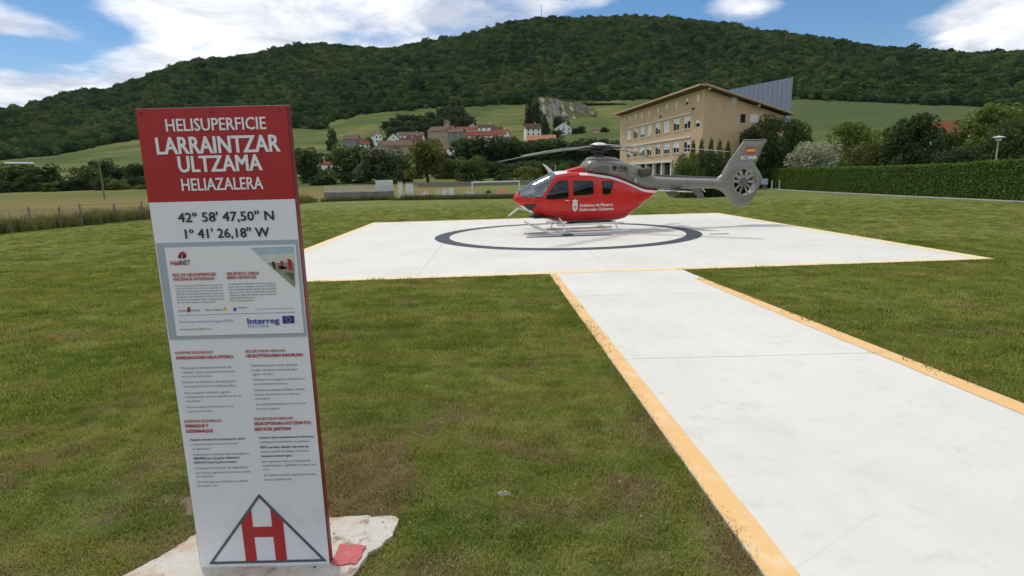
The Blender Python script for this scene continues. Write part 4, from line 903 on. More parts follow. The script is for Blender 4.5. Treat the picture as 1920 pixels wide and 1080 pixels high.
def rounded(poly, r):
    o_ = []
    for i in range(len(poly)):
        p, q, w = (np.array(poly[j % len(poly)], float) for j in (i-1, i, i+1)); a_ = q+(p-q)/np.linalg.norm(p-q)*r; c_ = q+(w-q)/np.linalg.norm(w-q)*r
        for t_ in (0, .33, .67, 1): o_.append(tuple((1-t_)**2*a_+2*t_*(1-t_)*q+t_*t_*c_))
    return o_
def inside(p, poly):
    x, y = p; c_ = False; n = len(poly)
    for i in range(n):
        (x1, y1), (x2, y2) = poly[i], poly[i-1]
        if (y1 > y) != (y2 > y) and x < (x2-x1)*(y-y1)/(y2-y1)+x1: c_ = not c_
    return c_
zt_ = lambda s: float(np.interp(s, TOP[:, 0], TOP[:, 1])); zb_f = lambda s: float(np.interp(s, BOT[:, 0], BOT[:, 1]))
WIN = {
 'cockpit_window': rounded([(-2.36, 1.36), (-2.06, 1.82), (-1.86, 2.02), (-1.47, 2.04), (-1.47, 1.38), (-1.93, 1.34)], .05),
 'sliding_door_window': rounded([(-1.27, 2.02), (-.47, 1.99), (-.47, 1.49), (-1.27, 1.46)], .06),
 'rear_window': rounded([(-.12, 1.98), (.37, 1.95), (.20, 1.47), (-.09, 1.45)], .06),
 'chin_window': rounded([(-3.16, 1.16), (-2.70, 1.17), (-2.84, .93), (-2.94, .95)], .03)}
SCR = [(-3.30, 1.46), (-2.62, 1.40), (-2.44, 1.50), (-2.14, 1.93), (-1.92, 2.20), (-1.88, 2.30)]
SCR_top = [(s, zt_(s)) for s in (-1.93, -2.1, -2.27, -2.43, -2.6, -2.77, -2.9, -3.02, -3.15, -3.24)]
WIN['windscreen'] = SCR+SCR_top
def body():
    pts = []; ed = []
    def loop(poly, closed=True):
        b_ = len(pts); pts.extend(poly); n = len(poly)
        for i in range(n if closed else n-1): ed.append((b_+i, b_+(i+1) % n))
    top = []
    ss = np.concatenate([np.linspace(-3.46, -1.3, 64), np.linspace(-1.25, 2.56, 70)])
    loop([(s, zt_(s)) for s in ss]+[(s, zb_f(s)) for s in ss[::-1]])
    for nm, p in WIN.items(): loop(resample(p, .06) if nm != 'windscreen' else p)
    stripe = [(s, zt_(s)-.17) for s in np.linspace(-.95, 2.2, 40)]; loop(stripe, False); loop([(s, zt_(s)-.075) for s in np.linspace(-.95, 2.1, 40)], False)
    belly = [(s, zb_f(s)+.05) for s in np.linspace(-3.2, 2.2, 70)]; loop(belly, False)
    roofp = [(-1.93, zt_(-1.93)-.005), (-1.88, 2.25), (-1.42, 2.31), (-1.36, 2.395)]; loop(roofp, False)
    for s in ss[1:-1:2]:
        a_, c_ = zb_f(s), zt_(s)
        for th in np.linspace(0, math.pi, 26)[1:-1]:
            pts.append((float(s), a_+(c_-a_)*(1-math.cos(th))/2))
    r_ = delaunay_2d_cdt([Vector(p) for p in pts], ed, [], 1, 1e-5)
    V, _, Fc = r_[0], r_[1], r_[2]
    V = [(v_[0], v_[1]) for v_ in V]; side = {}
    for f in Fc:
        cx_ = sum(V[i][0] for i in f)/len(f); cz_ = sum(V[i][1] for i in f)/len(f); key = 'red'
        for nm, p in WIN.items():
            if inside((cx_, cz_), p): key = nm; break
        else:
            if cx_ > -.95 and zt_(cx_)-.17 < cz_ < zt_(cx_)-.075: key = 'white'
            elif cx_ > -3.2 and cz_ < zb_f(cx_)+.05: key = 'white'
            elif -1.93 < cx_ < -1.36 and cz_ > np.interp(cx_, [-1.88, -1.42, -1.36], [2.25, 2.31, 2.4]): key = 'white'
        side.setdefault(key, []).append(f)
    Y = [half(x, z) for x, z in V]
    def piece(keys, mats, name, off=0.0, both=True, sgn=-1):
        b_ = MB()
        for sg in ((-1, 1) if both else (sgn,)):
            for mi, key in enumerate(keys):
                fs = side.get(key, []); used = sorted({i for f in fs for i in f}); mp = {u: j for j, u in enumerate(used)}
                b_.add([(V[i][0], sg*max(0, Y[i]-off), V[i][1]) for i in used], [tuple(mp[i] for i in f) for f in fs], mi)
        o_ = b_.build(name, mats, heli, smooth=True); return o_
    piece(['red', 'white'], [RED, WHITE_P], 'fuselage')
    for nm in WIN:
        if nm == 'windscreen': piece([nm], [SCREEN], 'windscreen', .004); continue
        for sg in (-1, 1):
            w = piece([nm], [GLASS], nm, .006, False, sg)
            p = resample(WIN[nm], .08); MB().tube([(x, sg*(half(x, z)+.001), z) for x, z in p+[p[0]]], .013, 5).build('window_seal', BLACK, w, smooth=True)
body()
# door seams on both sides, handles
for sg in (-1, 1):
    for poly in ([(-2.62, 1.30), (-2.30, 1.62), (-1.98, 2.02), (-1.80, 2.16), (-1.40, 2.18), (-1.38, .70), (-2.0, .64), (-2.5, .86)], [(-1.33, 2.16), (-.30, 2.14), (-.30, .56), (-1.33, .60)]):
        p = resample(rounded(poly, .08), .08); MB().tube([(x, sg*(half(x, z)+.0005), z) for x, z in p+[p[0]]], .005, 4).build('door_seam', plain('seam dark red', (.16, .012, .012), .5), heli)
    MB().tube([(-1.60, sg*(half(-1.6, 1.28)+.02), 1.28), (-1.46, sg*(half(-1.46, 1.28)+.02), 1.28)], .016, 6).build('door_handle', WHITE_P, heli)
    MB().tube([(-.55, sg*(half(-.55, 1.40)+.02), 1.415), (-1.25, sg*(half(-1.25, 1.41)+.02), 1.40)], .010, 6).build('door_rail', GUN, heli)
# cabin
MB().box(-2.75, 1.0, -.62, .62, .62, .66).build('cabin_floor', CABIN, heli); MB().box(.62, .66, -.62, .62, .66, 1.95).build('bulkhead', CABIN, heli)
MB().prism([(-2.92, 1.0), (-2.55, .66), (-2.50, 1.28), (-2.72, 1.30), (-2.95, 1.2)], 'y', -.42, .42).build('instrument_panel', CABIN, heli)
for (sx, sy) in ((-1.85, -.36), (-1.85, .36), (-.75, -.36), (-.75, .36)):
    b = MB(); b.box(sx-.25, sx+.25, sy-.24, sy+.24, .96, 1.08); b.prism([(sx+.18, 1.05), (sx+.30, 1.05), (sx+.40, 1.72), (sx+.30, 1.74)], 'y', sy-.24, sy+.24); b.prism([(sx+.31, 1.74), (sx+.41, 1.74), (sx+.42, 1.92), (sx+.34, 1.93)], 'y', sy-.13, sy+.13); b.box(sx-.2, sx+.2, sy-.2, sy+.2, .66, .95)
    b.build('seat', SEATC, heli, bevel=.02)
# engine cowling: lofted sections  (station, z bottom, z top, half width)
def loft(secs, name, m, n=22, pw=2.8, parent=heli, close=True):
    vs = []; fs = []
    for s, z0, z1, w in secs:
        zc, hh = (z0+z1)/2, (z1-z0)/2
        for k_ in range(n):
            t_ = 2*math.pi*k_/n; c_, q = math.cos(t_), math.sin(t_); r_ = (abs(c_)**pw+abs(q)**pw)**(-1/pw); vs.append((s, w*c_*r_, zc+hh*q*r_))
    for i in range(len(secs)-1):
        for k_ in range(n): fs.append((i*n+k_, i*n+(k_+1) % n, (i+1)*n+(k_+1) % n, (i+1)*n+k_))
    fs += [tuple(range(n)), tuple(range((len(secs)-1)*n, len(secs)*n))]
    return MB().add(vs, fs).build(name, m, parent, smooth=True)
loft([(-1.42, 2.30, 2.41, .08), (-1.2, 2.28, 2.47, .20), (-.9, 2.2, 2.54, .28), (-.68, 2.15, 2.59, .34)], 'intake_fairing', RED)
loft([(-.67, 2.30, 2.54, .44), (-.64, 2.28, 2.62, .49), (-.54, 2.27, 2.76, .53), (-.42, 2.25, 2.80, .56), (.2, 2.14, 2.80, .585), (.8, 1.96, 2.74, .585), (1.06, 1.86, 2.68, .56), (1.57, 1.64, 2.54, .48), (1.9, 1.58, 2.38, .40), (2.1, 1.57, 2.24, .33), (2.3, 1.57, 2.13, .28)], 'engine_cowling', GUN)
loft([(-.50, 2.70, 2.80, .26), (-.44, 2.7, 2.90, .30), (-.2, 2.7, 2.93, .32), (.25, 2.7, 2.92, .32), (.7, 2.65, 2.86, .27), (.95, 2.6, 2.74, .2)], 'mast_fairing', GUN)
for sg in (-1, 1):
    b = MB(); b.prism([(-.42, 2.30), (-.36, 2.46), (-.16, 2.56), (.12, 2.57), (.22, 2.50), (.24, 2.33)], 'y', sg*.575, sg*.600); b.build('air_intake', GUN2, heli, bevel=.01)
    b = MB(); b.tube([(.46, sg*.56, 2.46), (.46, sg*.60, 2.46)], .095, 14); b.build('side_vent', BLACK, heli)
    b = MB(); b.prism([(-.66, 2.15), (-.66, 2.50), (-.60, 2.50), (-.60, 2.13)], 'y', sg*.52, sg*.545); b.build('cowling_seam', GUN2, heli)
    b = MB(); b.tube([(.98, sg*.573, 2.10), (.98, sg*.578, 2.66)], .006, 5); b.tube([(-.3, sg*.575, 2.40), (1.4, sg*.53, 2.20)], .006, 5); b.build('cowling_seam', GUN2, heli)
    b = MB(); n = 16; c0, c1 = Vector((1.55, sg*.40, 2.24)), Vector((2.02, sg*.47, 2.30))
    b.tube([c0, (c0+c1)/2, c1], [.19, .175, .155], n, cap=False); b.tube([c0, c0+(c1-c0)*.8], [.15, .13], n); b.build('exhaust_pipe', plain('burnt exhaust metal', (.10, .085, .075), .5, metal=.7, var=.3), heli, smooth=True)
    b = MB(); b.tube([(1.35, sg*.50, 1.98), (1.38, sg*.535, 1.98)], .12, 14); b.build('access_cap', plain('light grey cap', (.40, .40, .38), .45), heli)
# tail boom
def boom(s): return float(np.interp(s, [1.2, 2.0, 2.6, 3.6, 5.3, 5.7], [.34, .30, .262, .235, .20, .19])), float(np.interp(s, [1.2, 2.6, 5.0, 5.7], [1.90, 1.83, 1.745, 1.74]))
b = MB(); ss = np.linspace(1.2, 5.7, 24); b.tube([(s, 0, boom(s)[1]) for s in ss], [boom(s)[0] for s in ss], 20); b.build('tail_boom', GUN, heli, smooth=True)
b = MB(); vs = []
for s in np.linspace(2.2, 5.2, 20):
    r_, z = boom(s)
    for a_ in (.55, .95): vs.append((s, -(r_+.003)*math.cos(a_), z+(r_+.003)*math.sin(a_)))
b.add(vs, [(2*i, 2*i+1, 2*i+3, 2*i+2) for i in range(19)]); b.build('boom_stripe', plain('light grey stripe', (.37, .37, .35), .4), heli, smooth=True)
MB().tube([(2.35, 0, boom(2.35)[1]+boom(2.35)[0]+.015), (5.2, 0, boom(5.2)[1]+boom(5.2)[0]+.015)], .035, 8).build('drive_shaft_cover', GUN2, heli, smooth=True)
SEAM = plain('grey panel seam', (.075, .072, .066), .6)
for s in (2.55, 3.75, 4.85):
    r_, z = boom(s); MB().tube([(s, (r_+.001)*math.cos(a_), z+(r_+.001)*math.sin(a_)) for a_ in np.linspace(0, 2*math.pi, 25)], .006, 4).build('panel_seam', SEAM, heli)
for sg in (-1, 1):
    for i in range(6): x = .62+i*.055; MB().box(x, x+.03, sg*.578-.006, sg*.578+.006, 2.30, 2.52).build('cooling_slot', BLACK, heli)
    for poly in ([(.5, 2.22), (.5, 2.60), (.96, 2.56), (.96, 2.12)], [(1.02, 2.10), (1.02, 2.54), (1.40, 2.44), (1.40, 2.02)]):
        MB().tube([(x, sg*float(np.interp(x, [-.42, .2, .8, 1.06, 1.57], [.563, .588, .588, .564, .50])), z) for x, z in resample(poly, .1)+[poly[0]]], .005, 4).build('panel_seam', SEAM, heli)
    MB().tube([(5.62, sg*.13, 2.58), (6.2, sg*.13, 2.60), (6.80, sg*.12, 2.60)], .006, 4).build('panel_seam', SEAM, heli)
# fin with shrouded tail rotor
FIN = [(5.10, 1.94), (5.30, 2.06), (5.66, 2.66), (6.00, 3.08), (6.26, 3.42), (6.34, 3.45), (7.34, 3.47), (7.36, 3.44), (7.18, 3.10), (7.01, 2.74), (6.86, 2.46), (7.06, 2.20), (7.22, 1.94), (7.20, 1.70), (7.06, 1.46), (6.92, 1.24), (6.76, .98), (6.58, .78), (6.42, .73), (6.07, .74), (5.90, .84), (5.72, 1.06), (5.52, 1.30), (5.30, 1.46), (5.08, 1.52)]
FC = (6.35, 1.78); FR_ = .545
def fin():
    op = resample(FIN, .07); hole = [(FC[0]+FR_*math.cos(a_), FC[1]+FR_*math.sin(a_)) for a_ in np.linspace(0, 2*math.pi, 48, endpoint=False)]
    pts = op+hole; n = len(op); m_ = len(hole); ed = [(i, (i+1) % n) for i in range(n)]+[(n+i, n+(i+1) % m_) for i in range(m_)]
    seg = np.array(op); nx = np.roll(seg, -1, 0)
    def dist(p):
        d = nx-seg; t_ = np.clip(((np.array(p)-seg)*d).sum(1)/(d*d).sum(1), 0, 1); return float(np.linalg.norm(seg+d*t_[:, None]-np.array(p), axis=1).min())
    for x in np.arange(5.1, 7.4, .085):
        for z in np.arange(.72, 3.5, .085):
            if inside((x, z), op) and dist((x, z)) > .03 and math.dist((x, z), FC) > FR_+.03: pts.append((x, z))
    for dd in (.015, .05): 
        for i, p in enumerate(op):
            q = op[(i+1) % n]; t_ = np.array(q)-np.array(op[i-1]); nn = np.array((-t_[1], t_[0])); nn = nn/np.linalg.norm(nn)*dd
            for c_ in (np.array(p)+nn, np.array(p)-nn):
                if inside(tuple(c_), op): pts.append(tuple(c_)); break
    r_ = delaunay_2d_cdt([Vector(p) for p in pts], ed, [], 1, 1e-5); V = [(v_[0], v_[1]) for v_ in r_[0]]
    fs = [f for f in r_[2] if math.dist((sum(V[i][0] for i in f)/len(f), sum(V[i][1] for i in f)/len(f)), FC) > FR_*.985]
    def th(p):
        T_ = float(np.interp(p[1], [.7, 1.2, 2.4, 2.7, 3.5], [.10, .19, .17, .10, .07])); return T_*min(1.0, dist(p)/.16)**.5
    Yh = [th(p) for p in V]; b_ = MB()
    for sg in (-1, 1): b_.add([(p[0], sg*h_, p[1]) for p, h_ in zip(V, Yh)], fs)
    b_.build('fin', GUN, heli, smooth=True)
    n_ = 48; vs = []
    for y in (-.185, .185): vs += [(FC[0]+FR_*math.cos(a_), y, FC[1]+FR_*math.sin(a_)) for a_ in np.linspace(0, 2*math.pi, n_, endpoint=False)]
    sh = MB().add(vs, [(i, (i+1) % n_, n_+(i+1) % n_, n_+i) for i in range(n_)]).build('tail_rotor_shroud', GUN, heli, smooth=True)
    MB().tube([(FC[0]+(FR_+.012)*math.cos(a_), -.185, FC[1]+(FR_+.012)*math.sin(a_)) for a_ in np.linspace(0, 2*math.pi, 49)], .018, 6).build('shroud_lip', plain('pale lip', (.33, .33, .31), .4), sh, smooth=True)
    MB().tube([(FC[0], -.13, FC[1]), (FC[0], .15, FC[1])], .15, 18).build('tail_rotor_hub', GUN2, heli, smooth=True)
    g_ = MB(); me0 = None
    for i in range(10):
        a_ = 2*math.pi*i/10+[0, .06, -.04, .09, 0, -.05, .05, 0, .07, -.06][i]
        u = np.array((math.cos(a_), math.sin(a_))); w = np.array((-u[1], u[0])); b_ = MB(); vs = []
        for r0, tw, ch in ((.14, .75, .055), (.33, .6, .06), (.52, .5, .06)):
            for q, yv in ((-1, -1), (1, 1)): p = np.array(FC)+u*r0+w*q*ch*math.cos(tw); vs.append((p[0], -.06+q*ch*math.sin(tw), p[1]))
        vs2 = [(x, y+.014, z) for x, y, z in vs]
        b_.add(vs+vs2, [(0, 1, 3, 2), (2, 3, 5, 4), (6, 8, 9, 7), (8, 10, 11, 9), (0, 2, 8, 6), (2, 4, 10, 8), (1, 7, 9, 3), (3, 9, 11, 5), (4, 5, 11, 10)]); b_.build('tail_rotor_blade', plain('pale fan blade', (.36, .36, .34), .4), heli)
    for i in range(5):
        a_ = 2*math.pi*i/5+.3; MB().tube([(FC[0]+.13*math.cos(a_), .11, FC[1]+.13*math.sin(a_)), (FC[0]+FR_*math.cos(a_), .13, FC[1]+FR_*math.sin(a_))], .022, 6).build('stator_vane', GUN2, heli)
    fy = -(th((6.6, 3.0))+.012)
    fl = MB(); 
    for (z0, z1, mi) in ((2.93, 2.99, 0), (2.99, 3.10, 1), (3.10, 3.16, 0)): fl.prism([(6.40, z0), (6.78, z0), (6.78, z1), (6.40, z1)], 'y', fy, fy+.006, mi)
    fl.build('flag', [plain('flag red', (.55, .04, .01), .45), plain('flag yellow', (.85, .40, .03), .45)], heli)
    rg = MB()
    for s, u0, u1 in (('EC', 6.14, 6.36), ('NVR', 6.44, 6.86)): letters(rg, s, .04, u0, u1, 2.69, .14, lambda u, z: (u, fy-.012, z))
    rg.build('registration', WHITE_P, heli)
    MB().box(6.3, 7.3, -.05, .05, 3.46, 3.49).build('fin_cap', plain('fin cap grey', (.34, .34, .32), .4), heli, bevel=.01)
    MB().tube([(5.36, -.02, 2.10), (6.28, -.02, 3.42)], .022, 8).build('fin_leading_edge', plain('bare metal edge', (.45, .44, .40), .35, metal=.5), heli)
fin()
MB().prism([(3.12, 1.47), (3.18, 1.50), (3.55, 1.49), (3.62, 1.46), (3.5, 1.44)], 'y', -1.25, 1.25).build('stabiliser', plain('stabiliser pale grey', (.40, .40, .37), .4), heli)
for sg in (-1, 1): MB().prism([(3.30, 1.60), (3.72, 1.62), (3.95, 1.20), (3.66, 1.22)], 'y', sg*1.25, sg*1.28).build('end_plate', GUN2, heli)
MB().tube([(4.5, 0, 1.55), (4.66, 0, 1.40)], [.02, .012], 6).build('antenna', WHITE_P, heli)
# undercarriage
for sg in (-1, 1):
    y = sg*1.0; b = MB(); b.tube([(-2.86, y, .42), (-2.62, y, .27), (-2.38, y, .14), (-2.16, y, .065), (-1.95, y, .045), (-1.5, y, .045), (.4, y, .045), (.96, y, .05)], [.035]+[.045]*7, 10)
    sk = b.build('skid', TUBE, heli, smooth=True)
    for s in (-1.69, .43): MB().box(s-.20, s+.20, y-.06, y+.06, .075, .105).build('skid_shoe', TUBE, sk)
    b = MB(); b.tube([(-1.95, sg*.86, .36), (.75, sg*.86, .36)], .036, 8)
    st_ = b.build('step', TUBE, heli, smooth=True)
    b = MB()
    for s in (-1.69, .43): b.tube([(s, sg*.86, .36), (s, sg*.78, .30)], .02, 6)
    b.build('step_bracket', GUN, st_)
    MB().tube([(-1.80, sg*.62, .60), (-1.69, sg*.80, .44), (-1.69, sg*.86, .36)], .028, 8).build('step_strut', TUBE, heli)
for s in (-1.69, .43):
    MB().tube([(s, -1.0, .06), (s, -.96, .20), (s, -.82, .36), (s, -.5, .42), (s, .5, .42), (s, .82, .36), (s, .96, .20), (s, 1.0, .06)], .042, 10).build('cross_tube', TUBE, heli, smooth=True)
MB().prism([(-3.30, 1.05), (-3.05, .96), (-3.02, .92), (-3.26, .98), (-3.66, .70), (-3.70, .73)], 'y', -.018, .018).build('lower_wire_cutter', TUBE, heli)
MB().prism([(-2.28, 2.70), (-2.18, 2.66), (-1.92, 2.45), (-1.86, 2.36), (-2.04, 2.32), (-2.08, 2.44)], 'y', -.016, .016).build('upper_wire_cutter', TUBE, heli)
MB().tube([(-1.75, .1, 2.40), (-1.72, .1, 2.66)], [.010, .006], 5).build('antenna', WHITE_P, heli)
for x in (.58, 1.62): MB().tube([(x, -.35, zt_(x)), (x+.01, -.38, zt_(x)+.22)], .014, 5).build('antenna', BLACK, heli)
MB().lathe([(.02, 0), (.11, .02), (.13, .08), (.10, .15), (.02, .18)], 14, (-1.2, 0, .26)).build('searchlight', GUN2, heli, smooth=True)
MB().box(-1.1, .5, -.30, .30, .33, .41).build('belly_fairing', GUN2, heli, bevel=.03)
# main rotor
b = MB(); b.lathe([(.26, 2.86), (.26, 2.96), (.17, 2.98), (.15, 3.06), (.30, 3.08), (.31, 3.13), (.16, 3.15), (.17, 3.19), (.27, 3.21), (.28, 3.30), (.2, 3.335)], 20); b.build('rotor_mast', DARKM, heli, smooth=True)
MB().lathe([(.34, 3.335), (.345, 3.355), (.30, 3.40), (.20, 3.44), (.08, 3.46), (.005, 3.465)], 28).build('rotor_hub_cap', plain('pale rotor cap', (.66, .66, .64), .35), heli, smooth=True)
for i in range(4): a_ = i*math.pi/2+.5; MB().tube([(.16*math.cos(a_), .16*math.sin(a_), 2.95), (.20*math.cos(a_+.2), .20*math.sin(a_+.2), 3.24)], .016, 6).build('pitch_link', GUN, heli)
for i in range(4):
    a_ = rad(-38)-HPSI+i*math.pi/2; u = np.array((math.cos(a_), math.sin(a_))); w = np.array((-u[1], u[0])); zf_ = lambda r_: 3.285-.40*(r_/5.1)**1.7
    b = MB(); vs = []; fs = []; st_ = [(.12, .07, .05), (.45, .085, .05), (.75, .10, .045), (1.05, .15, .028), (1.5, .148, .022), (2.5, .146, .02), (3.6, .144, .018), (4.7, .142, .015), (4.95, .12, .012), (5.1, .05, .008)]
    for r_, c_, t_ in st_:
        z = zf_(r_); tw = .06*(1-r_/5)
        for q, h_ in ((-1, 0), (-.4, 1), (.6, .7), (1, 0), (.6, -.5), (-.4, -.8)): p = u*r_+w*q*c_; vs.append((p[0], p[1], z+h_*t_+q*c_*tw))
    for k_ in range(len(st_)-1):
        for j in range(6): fs.append((k_*6+j, k_*6+(j+1) % 6, k_*6+6+(j+1) % 6, k_*6+6+j))
    fs += [tuple(range(6)), tuple(range((len(st_)-1)*6, len(st_)*6))]
    bl = b.add(vs, fs).build('rotor_blade', BLADE, heli, smooth=True)
    b = MB(); b.tube([(*(u*.10), zf_(.1)), (*(u*.5), zf_(.5)), (*(u*.98), zf_(.98))], [.11, .10, .06], 10); b.build('blade_cuff', DARKM, bl, smooth=True)
# lettering and shield on both sides
for sg in (-1, 1):
    b = MB()
    for s, z0, u1 in (('Gobierno de Navarra', 1.02, .32), ('Nafarroako Gobernua', .855, .36)):
        if sg < 0: letters(b, s, .02, -1.02, u1, z0, .115, lambda u, z: (u, -(half(u, z)+.006), z))
        else: letters(b, s, .02, -1.02, u1, z0, .115, lambda u, z: (-.68-u, half(-.68-u, z)+.006, z), out=1)
    b.build('lettering', WHITE_P, heli)
    b = MB(); y = lambda u, z: sg*(half(u, z)+.007)
    sh = [(-1.31, 1.18), (-1.11, 1.18), (-1.11, .96), (-1.14, .90), (-1.21, .85), (-1.28, .90), (-1.31, .96)]; b.add([(u, y(u, z), z) for u, z in sh], [tuple(range(7))])
    cr_ = [(-1.30, 1.20), (-1.12, 1.20), (-1.09, 1.31), (-1.15, 1.26), (-1.21, 1.33), (-1.27, 1.26), (-1.33, 1.31)]; b.add([(u, y(u, z), z) for u, z in cr_], [tuple(range(7))])
    cre = b.build('crest', WHITE_P, heli)
    b = MB(); c_ = (-1.21, 1.03)
    for k_ in range(8): a_ = k_*math.pi/4; b.tube([(c_[0], sg*(half(*c_)+.010), c_[1]), (c_[0]+.085*math.cos(a_), sg*(half(c_[0], c_[1])+.010), c_[1]+.105*math.sin(a_))], .008, 4)
    b.build('crest_chains', plain('crest red', (.5, .1, .1), .5), cre)
# ------------------------------------------------------------------ brick building
def brick_mat(name, lo, hi, mort):
    k = M(name); tcn = k.node('ShaderNodeTexCoord'); sp = k.node('ShaderNodeSeparateXYZ'); k.l.new(tcn.outputs['Object'], sp.inputs[0])
    cb = k.node('ShaderNodeCombineXYZ'); k.l.new(k.math('SUBTRACT', sp.outputs[0], sp.outputs[1]), cb.inputs[0]); k.l.new(sp.outputs[2], cb.inputs[1])
    br = k.node('ShaderNodeTexBrick'); k.l.new(cb.outputs[0], br.inputs[0]); br.inputs['Scale'].default_value = 1.0; br.inputs['Brick Width'].default_value = .25; br.inputs['Row Height'].default_value = .068; br.inputs['Mortar Size'].default_value = .006
    br.inputs['Color1'].default_value = (*lo, 1); br.inputs['Color2'].default_value = (*hi, 1); br.inputs['Mortar'].default_value = (*mort, 1)
    n = k.noise(k.pos('object'), .7, 6, .6); n2 = k.noise(k.pos('object', (1, 1, .15)), 1.4, 6, .65)
    c = k.mix(k.rng(n, .35, .7, 0, .45), br.outputs['Color'], k.mix(1.0, br.outputs['Color'], (.78, .74, .70), 'MULTIPLY')); c = k.mix(k.rng(n2, .58, .75, 0, .35), c, (.26, .18, .12))
    k.bump(br.outputs['Fac'], -.3, .01); return k.fin(c, .85, 0, .2)
BRICK = brick_mat('ochre brick', (.60, .40, .225), (.68, .48, .295), (.62, .52, .40)); WTRIM = plain('white trim', (.74, .72, .66), .7, var=.1, dirt=((.4, .36, .3), .5)); SHUT = plain('white roller shutter', (.78, .78, .80), .6, var=.05)
PANE = M('window glass'); PANE.b.inputs['IOR'].default_value = 1.5; PANE = PANE.fin((.022, .026, .035), .05, 0, .8)
WFRAME = plain('white window frame', (.72, .72, .70), .5); ROOFT = plain('brown roof tiles', (.16, .095, .065), .85, var=.3, scale=2, bump=.3); FASCIA = plain('pale wooden fascia', (.50, .37, .22), .7, var=.2); SOFFIT = plain('dark soffit boards', (.15, .11, .08), .8, var=.2)
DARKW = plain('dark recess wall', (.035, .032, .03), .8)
BANG = rad(97.44)
NEAR = (22.852, 70.0)
bld = thing('brick_building', 'four storey ochre brick building with rows of white shuttered windows', 'building', (NEAR[0], NEAR[1], 0), BANG)
BLN, BDP = 30.8, 10.2
def wall_holes(mb, x0, x1, z0, z1, holes, y, rev=.14):
    """front wall in the plane y with real openings and their reveals"""
    xs = sorted({x0, x1, *[h[0] for h in holes], *[h[1] for h in holes]}); zs = sorted({z0, z1, *[h[2] for h in holes], *[h[3] for h in holes]})
    for i in range(len(xs)-1):
        for j in range(len(zs)-1):
            cx_, cz_ = (xs[i]+xs[i+1])/2, (zs[j]+zs[j+1])/2
            if any(h[0] < cx_ < h[1] and h[2] < cz_ < h[3] for h in holes): continue
            mb.add([(xs[i], y, zs[j]), (xs[i+1], y, zs[j]), (xs[i+1], y, zs[j+1]), (xs[i], y, zs[j+1])], [(0, 1, 2, 3)])
    for a_, c_, d_, e_ in holes:
        mb.add([(a_, y, d_), (c_, y, d_), (c_, y, e_), (a_, y, e_), (a_, y-rev, d_), (c_, y-rev, d_), (c_, y-rev, e_), (a_, y-rev, e_)], [(0, 1, 5, 4), (1, 2, 6, 5), (2, 3, 7, 6), (3, 0, 4, 7)])
rowB = [26.4, 23.26, 20.2, 17.3, 14.1, 11.05, 7.78, 4.5]; rowC = [26.4, 23.4, 20.2, 17.4, 14.0, 10.8, 7.7, 4.4]; rowA = [28.9, 26.05, 23.4, 20.8, 17.6, 14.3, 11.2, 7.97, 4.75, 1.7]
holes = []; spec = []
opB = [1, .45, .8, .9, .6, 1, .5, .42]; opC = [.7, .4, .4, .5, .45, .6, .62, .4]
for i, t_ in enumerate(rowB): h = (t_-.95, t_+.95, 7.45, 9.02); holes.append(h); spec.append((h, opB[i], 2))
for i, t_ in enumerate(rowC): h = (t_-.95, t_+.95, 4.62, 6.16); holes.append(h); spec.append((h, opC[i], 2))
for i, t_ in enumerate(rowA): h = (t_-.42, t_+.42, 10.30, 11.18); holes.append(h); spec.append((h, [.9, .9, .95, 1, 1, .9, .85, .95, .5, 1][i], 1))
h = (1.0, 2.2, 7.40, 8.30); holes.append(h); spec.append((h, .45, 1))
b = MB(); wall_holes(b, 0, BLN, 3.75, 11.62, holes, 0.0)
gab = [(0, 3.75), (0, 11.62), (-BDP, 8.45), (-BDP, 3.75)]
b.add([(0, y, z) for y, z in gab], [(0, 1, 2, 3)]); b.add([(BLN, y, z) for y, z in gab], [(0, 1, 2, 3)]); b.add([(0, -BDP, 3.75), (BLN, -BDP, 3.75), (BLN, -BDP, 8.45), (0, -BDP, 8.45)], [(0, 1, 2, 3)])
b.add([(0, 0, 3.75), (BLN, 0, 3.75), (BLN, -BDP, 3.75), (0, -BDP, 3.75)], [(0, 1, 2, 3)])
b.build('wall', BRICK, bld)
# gable and ground floor masonry below the jetty
b = MB(); b.box(0.004, .30, -BDP, -.004, -1.0, 3.746); b.box(.30, 8.6, -.35, -.05, -1.0, 3.746); b.build('lower_wall', BRICK, bld)
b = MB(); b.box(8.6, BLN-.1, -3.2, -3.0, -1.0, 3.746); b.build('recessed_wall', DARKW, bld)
b = MB(); b.box(8.6, BLN-.1, -3.0, 0, -1.0, .25); b.build('plinth', plain('pale plinth', (.42, .40, .36), .8), bld)
for t_ in (9.4, 12.7, 15.8, 18.8, 21.7, 24.6, 27.6, 30.4): MB().box(t_-.22, t_+.22, -.52, -.08, .25, 3.746).build('column', WTRIM, bld, bevel=.02)
for t_ in (11.0, 14.2, 17.3, 20.2, 23.2, 26.1, 29.0): 
    f_ = MB().box(t_-1.0, t_+1.0, -2.99, -2.93, .6, 3.2).build('door_glazing', PANE, bld); MB().box(t_-.03, t_+.03, -2.93, -2.90, .6, 3.2).build('mullion', WFRAME, f_)
for z0, z1, x0, x1, d_ in ((9.20, 9.36, 3.3, 27.5, .10), (6.36, 6.52, 3.3, 27.5, .10), (3.50, 3.76, 8.6, BLN, .12)): MB().box(x0, x1, .003, d_, z0, z1).build('string_course', WTRIM, bld, bevel=.01)
